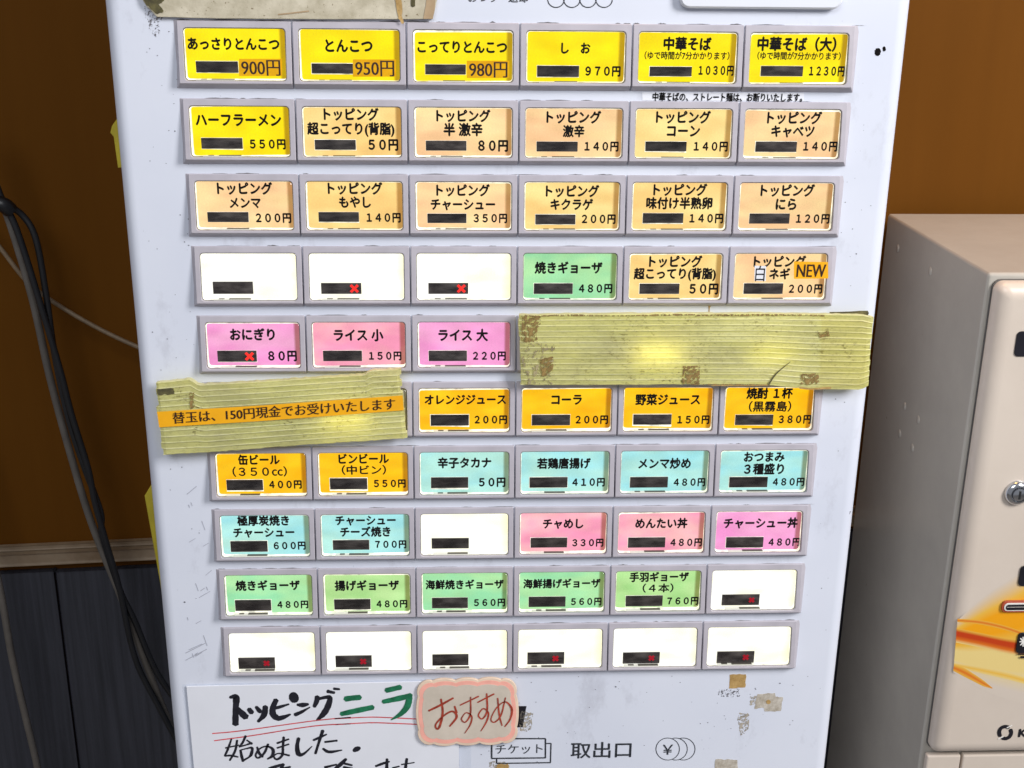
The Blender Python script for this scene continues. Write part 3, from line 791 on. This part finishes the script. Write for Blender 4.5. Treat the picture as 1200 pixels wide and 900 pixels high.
# ------------------------------------------------------------------ corrugated plastic boards over unused buttons
def interp(pl, t):
    x0, x1 = pl[0][0], pl[-1][0]; x = x0 + (x1 - x0) * t
    for i in range(len(pl) - 1):
        if x <= pl[i + 1][0] + 1e-6:
            k = (x - pl[i][0]) / max(1e-6, pl[i + 1][0] - pl[i][0]); return x, pl[i][1] + (pl[i + 1][1] - pl[i][1]) * k
    return pl[-1]
def corrugated(name, top, bot, frame, yfront, flutes, label, ends, amp=0.00032):
    ox, oy, s = frame
    T = [unproj(ox + x / s, oy + y / s, yfront) for x, y in [interp(top, i / 70) for i in range(71)]]
    Bt = [unproj(ox + x / s, oy + y / s, yfront) for x, y in [interp(bot, i / 70) for i in range(71)]]
    org = Vector(((Bt[0].x + Bt[-1].x) / 2, yfront + 0.004, min(p.z for p in Bt)))
    root = thing(name, org, label, 'plastic board', 'corrugated plastic boards over the buttons')
    K = flutes * 8
    jl = [random.uniform(-1, 1) * ends for _ in range(flutes + 1)]; jr = [random.uniform(-1, 1) * ends for _ in range(flutes + 1)]
    warp = [random.uniform(-.0002, .0002) for _ in range(9)]
    vs, fs, ribf = [], [], []; NU = 71
    for k in range(K + 1):
        v = k / K; ph = (k % 8) / 8
        rib = -amp * (1.0 if ph == 0 else 0.25 if ph in (1 / 8, 7 / 8) else 0.0)
        for i in range(NU):
            p = T[i].lerp(Bt[i], v)
            e = 0
            if i == 0: e = jl[min(k // 8, flutes)]
            if i == NU - 1: e = jr[min(k // 8, flutes)]
            w = warp[int(i / 9)] * (1 - (i / 9) % 1) + warp[min(8, int(i / 9) + 1)] * ((i / 9) % 1)
            jz = random.uniform(-.0003, .0003) if k in (0, K) else 0
            edge = 0.0006 if k in (0, K) or i in (0, NU - 1) else 0
            vs.append(p - org + Vector((e, rib + w + edge, jz))); ribf.append((1.0 if ph == 0 else 0.0) * random.uniform(.35, 1))
    for k in range(K):
        for i in range(NU - 1):
            a = k * NU + i; fs.append((a, a + NU, a + NU + 1, a + 1))
    # thickness: rim and back
    rim = [i for i in range(NU)] + [k * NU + NU - 1 for k in range(1, K + 1)] + [K * NU + i for i in range(NU - 2, -1, -1)] + [k * NU for k in range(K - 1, 0, -1)]
    b0 = len(vs)
    for i in rim: vs.append(Vector((vs[i][0], 0.0, vs[i][2])))
    for j in range(len(rim)):
        j2 = (j + 1) % len(rim); fs.append((rim[j], rim[j2], b0 + j2, b0 + j))
    o = mesh_obj('board', [v + org for v in vs], fs, M['board'], root)
    at = o.data.color_attributes.new('rib', 'FLOAT_COLOR', 'POINT')
    for i, v in enumerate(ribf): at.data[i].color = (v, v, v, 1)
    return root
RB = (595, 350, 1200 / 220); RB2 = (805, 350, 1200 / 230); LB = (170, 420, 3.75)
def px_of(fr, x, y): return (fr[0] + x / fr[2], fr[1] + y / fr[2])
PXF = (0, 0, 1.0)
top = [px_of(RB, 70, 105), px_of(RB, 600, 100), px_of(RB, 1190, 97), px_of(RB2, 500, 92), px_of(RB2, 850, 96), px_of(RB2, 1080, 100), px_of(RB2, 1138, 118)]
bot = [px_of(RB, 85, 552), px_of(RB, 600, 552), px_of(RB2, 80, 525), px_of(RB2, 480, 528), px_of(RB2, 720, 552), px_of(RB2, 1060, 560), px_of(RB2, 1108, 535)]
YBD = -0.0102
rb = corrugated('corrugated_board', top, bot, PXF, YBD, 13, 'long dirty yellow corrugated plastic board with no lettering, taped over three buttons', 0.0005)
top = [px_of(LB, 42, 108), px_of(LB, 120, 100), px_of(LB, 195, 92), px_of(LB, 235, 118), px_of(LB, 600, 97), px_of(LB, 970, 72), px_of(LB, 985, 55), px_of(LB, 1118, 48)]
bot = [px_of(LB, 80, 424), px_of(LB, 280, 414), px_of(LB, 600, 388), px_of(LB, 900, 368), px_of(LB, 1148, 352)]
lb = corrugated('corrugated_board', top, bot, PXF, YBD, 12, 'yellow corrugated plastic board carrying an orange strip of lettering', 0.0009)
YT = YBD - 0.0007
def bscrap(root, name, pts, fr, mat, amp, y=YT, th=.0001): return poly_px(name, ragged(pts, amp), fr, y, M[mat], root, th)
bscrap(rb, 'tape_residue', [(85, 108), (205, 108), (210, 150), (188, 190), (188, 275), (90, 282)], RB, 'residue_brown', 6)
bscrap(rb, 'tape_residue', [(80, 285), (298, 290), (312, 545), (100, 548)], RB, 'residue_tan', 5, YT)
bscrap(rb, 'tape_residue', [(205, 385), (292, 372), (285, 460), (240, 500), (205, 490)], RB, 'residue_brown', 5, YT - .0002)
bscrap(rb, 'tape_residue', [(1118, 430), (1228, 428), (1228, 545), (1118, 545)], RB, 'residue_brown', 4)
bscrap(rb, 'tape_residue', [(695, 458), (806, 452), (808, 520), (698, 525)], RB2, 'residue_brown', 4)
bscrap(rb, 'tape_residue', [(800, 205), (870, 200), (872, 228), (815, 240)], RB2, 'residue_brown', 5)
bscrap(rb, 'clear_tape', [(822, 104), (1130, 120), (1104, 540), (815, 545)], RB2, 'tapefilm', 3, YT - .0004)
strokes('edge_grime', [[(120, 112, 8), (420, 106, 12), (700, 110, 6), (1000, 104, 12), (1195, 102, 8)]], RB, YT + .0002, M['residue_brown'], rb)
strokes('edge_grime', [[(60, 102, 10), (400, 100, 14), (700, 100, 8), (840, 104, 10)], [(20, 524, 8), (300, 526, 10), (480, 528, 8)]], RB2, YT + .0002, M['residue_brown'], rb)
strokes('score_line', [[(500, 525, 9), (545, 460, 8), (632, 386, 3)]], RB2, YT - .0002, M['mould'], rb)
poly_px('backing_tape', ragged([(872, 82), (1108, 76), (1112, 112), (880, 112)], 3), RB2, YBD + 0.003, M['mould'], rb, .0006)
strokes('score_line', [[(690, 545, 14), (760, 552, 10), (880, 545, 12)], [(150, 530, 6), (350, 532, 5), (495, 528, 7)]], RB2, YT - .0002, M['tape_old'], rb)
# board with the orange strip
bscrap(lb, 'tape_residue', [(50, 135), (125, 132), (130, 155), (60, 162)], LB, 'mould', 4)
bscrap(lb, 'tape_residue', [(196, 150), (216, 150), (214, 218), (200, 220)], LB, 'residue_brown', 4)
poly_px('lettering_tape', [(52, 235), (500, 208), (1132, 163), (1137, 228), (500, 276), (62, 303)], LB, YT - .0002, M['tape_orange'], lb, .0001)
p0 = unproj(*px_of(LB, 118, 264), YT); p1 = unproj(*px_of(LB, 1100, 200), YT)
text('lettering', '替玉は、150円現金でお受けいたします', LB, 118, 1100, 231, YT - .0005, M['brown_ink'], lb, 1.02, -0.012, True, (p1.z - p0.z) / (p1.x - p0.x))

# ------------------------------------------------------------------ handwritten notice, pink tag, old cardboard
Q1 = (210, 780, 1200 / 210); Q2 = (380, 780, 5.0)
NY = -0.0016
pb = unproj(380, 960, 0)
ns = thing('handwritten_notice', (pb.x, 0.0, pb.z - 0.05), 'white laminated sheet with black and green brush lettering and red underlines', 'notice')
lowz = pb.z - 0.05
def sheet(name, pxs, y, th, mat, parent):
    Pq = [unproj(x, yy, y) for x, yy in pxs]
    tl, tr = Pq
    pts = [(tl.x + 0.0005, lowz), (tr.x, lowz), (tr.x, tr.z), (tl.x, tl.z)]
    return slab(name, pts, y, th, mat, parent, 0.0002)
sheet('laminate', [(213.5, 802.5), (552, 795)], -0.0007, 0.0006, M['film'], ns)
sheet('paper', [(218.3, 804.5), (537.5, 798)], NY, 0.0008, M['paper'], ns)
IY = NY - .00012
strokes('lettering', [
 [(338, 214, 14), (365, 208, 26), (382, 218, 34), (378, 300, 31), (377, 396, 34)], [(394, 285, 18), (425, 325, 36), (450, 348, 34)],
 [(466, 290, 26), (488, 318, 26)], [(515, 275, 16), (535, 300, 24), (548, 312, 20)], [(578, 272, 26), (568, 330, 30), (528, 376, 14)],
 [(650, 228, 26), (628, 280, 30), (628, 325, 34), (660, 352, 32), (700, 345, 24), (745, 326, 10)], [(632, 288, 18), (680, 275, 18), (735, 258, 10)],
 [(790, 262, 14), (825, 264, 26), (865, 258, 14)], [(775, 330, 22), (820, 310, 18), (876, 278, 6)],
 [(925, 205, 22), (920, 240, 26), (904, 276, 18)], [(925, 225, 16), (985, 212, 20), (1010, 218, 26), (995, 275, 32), (965, 325, 30), (922, 366, 12)],
 [(992, 172, 20), (1040, 182, 16)], [(1035, 155, 16), (1074, 158, 12)],
 [(350, 492, 9), (328, 555, 12), (305, 606, 10)], [(305, 606, 8), (345, 602, 12), (395, 612, 9)], [(388, 500, 12), (375, 570, 13), (338, 636, 10)], [(310, 552, 9), (400, 532, 8)],
 [(446, 470, 12), (425, 515, 12), (402, 545, 9)], [(402, 545, 8), (445, 532, 9), (488, 518, 12)], [(452, 498, 8), (488, 525, 12)],
 [(410, 565, 12), (418, 605, 15), (428, 642, 14)], [(410, 566, 8), (450, 556, 9), (488, 552, 14), (482, 595, 16), (468, 612, 10)], [(425, 638, 12), (470, 612, 9)],
 [(522, 545, 10), (535, 585, 15), (560, 612, 12)], [(596, 525, 12), (570, 585, 13), (530, 618, 11), (512, 600, 10), (535, 560, 9), (585, 540, 9), (628, 562, 16), (622, 605, 16), (590, 626, 8)],
 [(655, 520, 12), (735, 492, 10)], [(655, 552, 10), (735, 526, 9)], [(700, 478, 14), (695, 540, 13), (690, 600, 14), (655, 628, 12), (634, 608, 9), (665, 588, 8), (738, 602, 12)],
 [(800, 485, 18), (790, 540, 20), (800, 592, 26), (835, 590, 14), (890, 540, 5)],
 [(898, 500, 12), (940, 482, 14), (988, 460, 8)], [(962, 434, 18), (940, 500, 15), (912, 590, 14)], [(975, 512, 12), (1058, 502, 12)], [(962, 556, 12), (1005, 578, 18), (1090, 566, 8)],
 [(600, 690, 14), (640, 678, 18), (700, 660, 14)], [(655, 700, 18), (745, 678, 12)], [(700, 660, 14), (670, 710, 20)],
 [(975, 682, 16), (1055, 662, 10)], [(1118, 625, 16), (1080, 662, 22), (1035, 700, 16)], [(1085, 650, 14), (1158, 668, 12)], [(1100, 680, 14), (1160, 690, 12)],
], Q1, IY, M['marker_black'], ns, 1.35)
poly_px('lettering_dot', ragged(blob(768, 214, 33, 38, -30), 2, 2), Q1, IY - .0001, M['marker_black'], ns, .0001)
poly_px('lettering_dot', ragged(blob(190, 490, 25, 15, -22), 2, 2), Q2, IY, M['marker_black'], ns, .0001)
strokes('lettering', [[(300, 590, 14), (340, 575, 18), (382, 562, 12)], [(368, 546, 16), (366, 610, 22)], [(452, 580, 10), (528, 568, 8)], [(484, 545, 16), (474, 615, 20)], [(400, 600, 12), (440, 590, 10)]], Q2, IY, M['marker_black'], ns)
strokes('green_lettering', [[(122, 196, 36), (165, 190, 37), (212, 186, 34)], [(98, 284, 30), (190, 264, 37), (286, 244, 34)],
                            [(362, 146, 34), (448, 126, 34)], [(344, 212, 30), (430, 194, 36), (508, 176, 34)], [(502, 168, 34), (488, 235, 38), (450, 282, 30), (392, 318, 8)]], Q2, IY - .0001, M['marker_green'], ns)
U1 = [px_of(Q1, 222, 455), px_of(Q1, 420, 436), px_of(Q1, 900, 370), px_of(Q1, 1150, 346), px_of(Q2, 60, 312), px_of(Q2, 260, 302), px_of(Q2, 400, 306), px_of(Q2, 560, 314)]
U2 = [px_of(Q1, 235, 503), px_of(Q1, 480, 470), px_of(Q1, 900, 405), px_of(Q1, 1150, 390), px_of(Q2, 60, 346), px_of(Q2, 260, 335), px_of(Q2, 400, 338), px_of(Q2, 560, 345)]
strokes('red_underline', [[(x, y, 1.35) for x, y in U1], [(x, y, 1.45) for x, y in U2]], PXF, IY, M['marker_red'], ns)

def scalloped(cx, cy, hw, hh, lobes, amp, rot, inset=0.0, n=220):
    hw -= inset; hh -= inset; rc = min(hw, hh) * 0.48
    pts = []
    # walk a rounded rectangle by arc length
    segs = [('l', (cx - hw + rc, cy - hh), (cx + hw - rc, cy - hh)), ('a', (cx + hw - rc, cy - hh + rc), 270), ('l', (cx + hw, cy - hh + rc), (cx + hw, cy + hh - rc)), ('a', (cx + hw - rc, cy + hh - rc), 0),
            ('l', (cx + hw - rc, cy + hh), (cx - hw + rc, cy + hh)), ('a', (cx - hw + rc, cy + hh - rc), 90), ('l', (cx - hw, cy + hh - rc), (cx - hw, cy - hh + rc)), ('a', (cx - hw + rc, cy - hh + rc), 180)]
    for sg in segs:
        if sg[0] == 'l':
            a, b = Vector(sg[1]), Vector(sg[2]); L = (b - a).length; nl = max(1, round(L / (2 * hw) * lobes)); d = (b - a).normalized(); nn = Vector((d.y, -d.x))
            for i in range(24):
                t = i / 24; pts.append(a + (b - a) * t + nn * (amp * (abs(math.sin(math.pi * nl * t)) ** 0.7) - amp * 0.3))
        else:
            for i in range(16):
                t = i / 16; a = math.radians(sg[2] + 90 * t); nn = Vector((math.cos(a), math.sin(a)))
                pts.append(Vector(sg[1]) + nn * (rc + amp * (abs(math.sin(math.pi * t)) ** 0.7) - amp * 0.3))
    a = math.radians(rot)
    return [(cx + (p.x - cx) * math.cos(a) - (p.y - cy) * math.sin(a), cy + (p.x - cx) * math.sin(a) + (p.y - cy) * math.cos(a)) for p in pts]
tcx, tcy = 838, 272
tb = unproj(*px_of(Q2, tcx, 465), NY)
tg = thing('recommendation_tag', (tb.x, NY, tb.z), 'small scalloped pink and beige card with red handwriting, stuck on the notice edge', 'tag')
TY = NY - 0.0022
poly_px('card', scalloped(tcx, tcy, 292, 188, 4.2, 14, -1.2), Q2, TY, M['tag_edge'], tg, 0.0016, 0.0003)
poly_px('pink_border', scalloped(tcx, tcy, 292, 188, 4.2, 12, -1.2, 14), Q2, TY - .0001, M['tag_pink'], tg, 0.0002)
poly_px('card_face', scalloped(tcx, tcy, 292, 188, 4.2, 11, -1.2, 36), Q2, TY - .00022, M['tag_face'], tg, 0.0002)
strokes('lettering', [
 [(612, 265, 10), (680, 232, 12), (756, 190, 9)], [(684, 196, 9), (694, 270, 11), (680, 345, 12), (664, 372, 10), (652, 348, 9), (690, 302, 9), (748, 268, 10), (776, 300, 12), (735, 356, 8)], [(764, 238, 8), (776, 276, 11)],
 [(796, 232, 7), (905, 180, 8)], [(858, 184, 6), (856, 285, 8), (826, 332, 7), (804, 312, 6), (832, 276, 6), (864, 298, 8), (856, 345, 7), (824, 396, 4)],
 [(898, 216, 7), (995, 166, 9)], [(952, 164, 8), (954, 265, 9), (926, 312, 8), (903, 290, 7), (932, 252, 7), (962, 280, 9), (950, 330, 8), (918, 384, 5)],
 [(1016, 190, 7), (1026, 290, 8), (1042, 352, 6)], [(1062, 188, 6), (1036, 290, 8), (998, 332, 7), (977, 312, 6), (1010, 248, 6), (1060, 212, 7), (1098, 252, 11), (1090, 312, 9), (1058, 358, 6)],
], Q2, TY - .0005, M['pen_red'], tg, 1.2)

T1 = (120, 0, 1200 / 180)
CYD = -0.0030
p = unproj(345, 0, 0)
cd = thing('cardboard_panel', (p.x, 0.0, p.z - 0.012), 'dirty mottled beige cardboard panel taped above the first buttons', 'cardboard')
cpts = [(184, 20), (240, 21.5), (300, 22.2), (400, 22.8), (507, 22.5), (509.5, 12), (512, 0), (516, -60), (150, -60), (167, 0), (172, 8), (178, 14)]
poly_px('cardboard', ragged(cpts, 0.25, 3), PXF, CYD, M['carton'], cd, 0.0028, 0.0003)
poly_px('tan_end', [(496, 22), (507, 22.2), (509.3, 12), (513, -40), (504, -40), (499, 6)], PXF, CYD - .0003, M['carton_tan'], cd, 0.0002)
strokes('tape_streak', [[(463, -20, 5), (466, 2, 5), (468, 16, 4), (472, 27, 3.5)], [(468, -10, 3), (470, 12, 3), (468, 22, 3)]], PXF, CYD - .0004, M['tape_old'], cd)
strokes('stain', [[(486, -12, 6), (484, 0, 5), (484, 7, 5)]], PXF, CYD - .0003, M['mould'], cd)
poly_px('mould_patch', ragged([(166, -8), (190, -8), (192, 1), (186, 5), (192, 13), (184, 17), (176, 10), (170, 3)], 1.2, 3), PXF, CYD - .0003, M['mould'], cd, 0.0001)
strokes('crease', [[(326, 17, 1), (345, 15, 1.2), (362, 13, .8)]], PXF, CYD - .0003, M['carton_tan'], cd)

# ------------------------------------------------------------------ yellow sheets tucked beside the cabinet
yp = [unproj(x, y, 0.03) for x, y in ((182, 560), (170, 580), (188, 680), (203, 780), (230, 780), (220, 560))]
ys = slab('yellow_folder', [(p.x, p.z) for p in yp], 0.028, 0.004, M['yellow_sheet'], None, 0.0006)
tag(ys, 'yellow plastic folder sticking out beside the white cabinet above the planks', 'folder')
yp = [unproj(x, y, 0.03) for x, y in ((142, 133), (132, 147), (130, 155), (134, 160), (139, 196), (144, 196), (160, 190), (158, 133))]
yc = slab('yellow_tape', [(p.x, p.z) for p in yp], 0.028, 0.002, M['yellow_sheet'], None, 0.0005)
tag(yc, 'scrap of crumpled yellow tape on the side of the white cabinet', 'tape')

# ------------------------------------------------------------------ cables hanging by the wall
def cable(name, pts, Y, r, mat, label):
    P = []
    for q in pts: P.append(unproj(q[0], q[1], q[2] if len(q) > 2 else Y))
    o = tube(name, P, r, M[mat]); tag(o, label, 'cable', 'cables hanging against the brown wall'); return o
cable('cable', [(-25, 150), (-6, 215), (12, 262), (38, 350), (58, 440), (82, 530), (108, 615), (142, 700), (170, 775), (200, 850), (235, 920)], 0.160, 0.0030, 'cable_grey', 'thick grey cable running down beside the white cabinet')
cable('cable', [(-30, 130), (-12, 190), (0, 228), (20, 270), (46, 352), (70, 432), (84, 486), (103, 548), (111, 588), (124, 634), (140, 690), (158, 770), (185, 826), (225, 900)], 0.152, 0.0025, 'cable_black', 'black cable pressed along the thick grey cable')
cable('cable', [(-20, 235), (5, 240, .15), (26, 252), (42, 280), (54, 345), (64, 415), (80, 490), (98, 545), (118, 600), (120, 628), (140, 690), (158, 728), (185, 790), (225, 845)], 0.156, 0.0025, 'cable_black', 'black cable bowing out to the right of the grey cable')
cable('cable', [(-30, 255), (0, 290), (30, 328), (60, 352), (110, 382), (165, 408), (230, 432)], 0.178, 0.0018, 'cable_beige', 'thin beige cable crossing diagonally behind the other cables')
cable('cable', [(-45, 520), (-15, 630), (0, 690), (14, 770), (30, 840), (44, 900), (60, 990)], 0.16, 0.0030, 'cable_grey', 'grey cable hanging alone in front of the dark planks')
kn = [unproj(-8, 236, .15), unproj(4, 240, .148), unproj(12, 246, .152)]
ko = tube('cable_tie', kn, 0.0058, M['cable_black']); tag(ko, 'black tape wrapped round the bundle of cables', 'cable tie')

# ------------------------------------------------------------------ change machine at the right
CFY = 0.040
tl = unproj(1155, 320, CFY); bl = unproj(1085, 878, CFY)
X0 = 0.3215; Z1 = tl.z; ZS = bl.z; X1 = X0 + 0.30
cmn = thing('change_machine', (X0 + 0.15, 0.14, 0), 'cream enamelled change machine with orange swirl print on its door', 'change machine')
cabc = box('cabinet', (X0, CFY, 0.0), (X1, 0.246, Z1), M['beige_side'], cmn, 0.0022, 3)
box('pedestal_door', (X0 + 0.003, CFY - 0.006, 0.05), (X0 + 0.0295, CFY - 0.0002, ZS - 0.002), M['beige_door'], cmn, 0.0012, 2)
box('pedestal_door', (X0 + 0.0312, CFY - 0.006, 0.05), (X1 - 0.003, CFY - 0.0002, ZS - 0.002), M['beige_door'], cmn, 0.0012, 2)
# thin dark gasket between cabinet and door, then the door with its rolled edge
slab('gasket', rrect(X0 + 0.0029, X1 - 0.0044, ZS + 0.0025, Z1 - 0.0040, 0.006), CFY - 0.0016, 0.0018, M['gasket'], cmn)
n = 8; rad = 0.0105
out = lambda d: rrect(X0 + 0.0035 + d, X1 - 0.005 - d, ZS + 0.0031 + d, Z1 - 0.0046 - d, max(0.0065 - d * 0.5, 0.002), 6)
rl = [[(x, CFY - 0.0012, z) for x, z in out(0)], [(x, CFY - 0.005, z) for x, z in out(0)]]
DTH = 0.013
for i in range(1, n + 1):
    a = math.radians(90 * i / n); rl.append([(x, CFY - 0.005 - (DTH - .005) * math.sin(a), z) for x, z in out(rad * (1 - math.cos(a)))])
rl.append([(x, CFY - DTH, z) for x, z in out(rad + 0.0006)])
door = rings('door', rl, M['beige_door'], cmn, None, cap_last=True)
for p in door.data.polygons: p.use_smooth = len(p.vertices) == 4
DYF = CFY - DTH
def dpx(x, y): return unproj(x, y, DYF)
def door_plate(name, x0, y0, x1, y1, r, mat, th=0.0008, parent=cmn, yoff=0.0):
    a, b = dpx(x0, y1), dpx(x1, y0)
    return slab(name, rrect(a.x, b.x, a.z, b.z, r), DYF - th - yoff, th - 0.0001, M[mat], parent, 0.0001)
# orange swirl print (flat print on the door): bands with procedural colour
def band(name, topl, botl, cols, yo):
    """printed band between two pixel curves, colour runs from cols[0] (top) to cols[-1] (bottom)"""
    T = catmull(topl, 8); Bt = catmull(botl, 8); NV = 24
    m_ = min(len(T), len(Bt)); vs, fs = [], []
    org = dpx(1160, 760)
    for k in range(NV + 1):
        for i in range(m_):
            q = T[i] + (Bt[i] - T[i]) * k / NV; p = unproj(q[0], q[1], DYF - yo * 0.25); vs.append(p)
    for k in range(NV):
        for i in range(m_ - 1):
            a = k * m_ + i; fs.append((a, a + m_, a + m_ + 1, a + 1))
    o = mesh_obj(name, vs, fs, None, cmn)
    at = o.data.color_attributes.new('print', 'FLOAT_COLOR', 'POINT')
    for k in range(NV + 1):
        t = k / NV * (len(cols) - 1); j = min(int(t), len(cols) - 2); f = t - j
        c = [cols[j][q] * (1 - f) + cols[j + 1][q] * f for q in range(3)]
        for i in range(m_): at.data[k * m_ + i].color = (*c, 1)
    nn = NT('swirl_print'); an = nn.add('ShaderNodeAttribute'); an.attribute_name = 'print'
    nn.link(an.outputs['Color'], nn.b.inputs['Base Color']); nn.b.inputs['Roughness'].default_value = 0.35
    o.data.materials.append(nn.m); return o
CR = (0.615, 0.53, 0.45); OR = (0.82, 0.34, 0.005); OY = (0.76, 0.44, 0.06); PYL = (0.76, 0.58, 0.22); RD = (0.50, 0.045, 0.004); RO = (0.66, 0.15, 0.01)
band('swirl_print', [(1122, 727), (1138, 712), (1162, 693), (1190, 675), (1215, 655), (1240, 640)], [(1117, 788), (1138, 801), (1162, 813), (1190, 823), (1215, 831), (1240, 838)],
     [CR, (0.66, 0.48, 0.27), OY, OR, OR, OR, OY, PYL, PYL, PYL, (0.68, 0.55, 0.34), CR, CR], .0002)
band('swirl_print', [(1122, 725), (1150, 727), (1180, 734), (1210, 745), (1240, 758)], [(1122, 729), (1150, 732), (1180, 739), (1210, 750), (1240, 763)], [OY, RO, OY], .00035)
band('swirl_print', [(1121, 736), (1150, 742), (1180, 748), (1210, 752), (1240, 755)], [(1120, 753), (1150, 759), (1180, 766), (1210, 771), (1240, 774)], [OY, RD, RD, RO, PYL], .0005)
band('swirl_print', [(1118, 777), (1150, 782), (1180, 788), (1210, 796), (1240, 804)], [(1118, 781), (1150, 789), (1180, 796), (1210, 804), (1240, 811)], [PYL, OY, PYL], .0004)
band('swirl_print', [(1118, 779), (1130, 783), (1140, 789), (1152, 797), (1163, 806)], [(1117, 786), (1130, 793), (1140, 798), (1152, 804), (1163, 807)], [OY, RO, OY], .00055)
door_plate('black_label', 1187.5, 388, 1230, 417.5, 0.003, 'black_plastic')
door_plate('black_label', 1192, 662, 1232, 686, 0.003, 'black_plastic', yoff=.0004)
door_plate('slot_bezel', 1172, 702, 1262, 716, 0.0034, 'red_bezel', 0.0016, yoff=.0004)
door_plate('slot_rim', 1174.5, 704, 1260, 714.2, 0.0028, 'white_print', 0.0006, yoff=.002)
door_plate('slot_mouth', 1176.5, 705.5, 1258, 712.8, 0.002, 'black_plastic', 0.0004, yoff=.0026)
door_plate('slot_lip', 1178, 708, 1256, 709.6, 0.0004, 'white_print', 0.0004, yoff=.003)
door_plate('black_label', 1189, 740, 1240, 764.5, 0.003, 'black_plastic', yoff=.0005)
strokes('icon', [[(1195, 752, 1.2), (1203, 752, 1.2)], [(1199, 746.5, 1.2), (1199, 757.5, 1.2)], [(1196, 748, 1.2), (1202, 756, 1.2)], [(1202, 748, 1.2), (1196, 756, 1.2)]], PXF, DYF - .0017, M['white_print'], cmn)
strokes('icon', [[(1193, 766.5, 1.6), (1230, 767, 1.6)], [(1196, 770, 2.8), (1230, 770.5, 2.8)]], PXF, DYF - .0014, M['black_plastic'], cmn)
ringp = [(1178 + 7.0 * math.cos(t), 858.5 + 7.0 * math.sin(t), 4.6) for t in [math.radians(-30 + 11.6 * i) for i in range(30)]]
strokes('emblem', [ringp[:14], ringp[15:]], PXF, DYF - .0003, M['black_plastic'], cmn)
strokes('emblem', [[(1186, 850, 1.6), (1180, 853, 1.2)], [(1170, 866, 1.6), (1176, 863, 1.2)]], PXF, DYF - .0004, M['white_print'], cmn)
text('emblem_text', 'K', PXF, 1193.5, 1204, 858.5, DYF - .0003, M['black_plastic'], cmn, 0.95, 0.05)
# cylinder lock
lc = unproj(1191.5, 577, DYF)
def lathe(name, prof, mat, parent, c, n=36):
    rl = [[(r_ * math.cos(2 * math.pi * i / n), -y, r_ * math.sin(2 * math.pi * i / n)) for i in range(n)] for r_, y in prof]
    o = rings(name, rl, M[mat], parent, c, cap_last=True)
    for p in o.data.polygons: p.use_smooth = len(p.vertices) == 4
    o.data.set_sharp_from_angle(angle=math.radians(40)); return o
mmx = (unproj(1192.5, 577, DYF) - lc).length
lk = lathe('cylinder_lock', [(15 * mmx, -.0002), (15 * mmx, .001), (13.5 * mmx, .003), (10.5 * mmx, .0042), (9.5 * mmx, .0042), (9 * mmx, .0030), (8.2 * mmx, .0030), (7.6 * mmx, .0048), (4 * mmx, .0052)], 'chrome', cmn, lc)
box('keyhole', (lc.x - .0008, lc.y - .0050, lc.z - .0032), (lc.x + .0008, lc.y - .0055, lc.z + .0032), M['rubber'], lk, .0002, 1)
# paint blisters and chips on the side
sidev = []
for (x, y) in ((1060, 476), (1076, 492), (1054, 508), (1069, 525), (1090, 318), (1052, 291)):
    d = RM @ Vector(((x - 600) / FPX, -(y - 450) / FPX, -1.0)); t = (X0 - CAM.x) / d.x; p = CAM + d * t
    bm = bmesh.new(); bmesh.ops.create_uvsphere(bm, u_segments=10, v_segments=6, radius=1.0)
    for v in bm.verts: v.co = Vector((v.co.x * .0007, v.co.y * .0032, v.co.z * .0036))
    me = bpy.data.meshes.new('paint_blister'); bm.to_mesh(me); bm.free(); me.materials.append(M['beige_side'])
    for q in me.polygons: q.use_smooth = True
    obj('paint_blister', me, cmn, p)

# ------------------------------------------------------------------ tidy
bpy.data.objects.remove(_to)
bpy.context.view_layer.update()
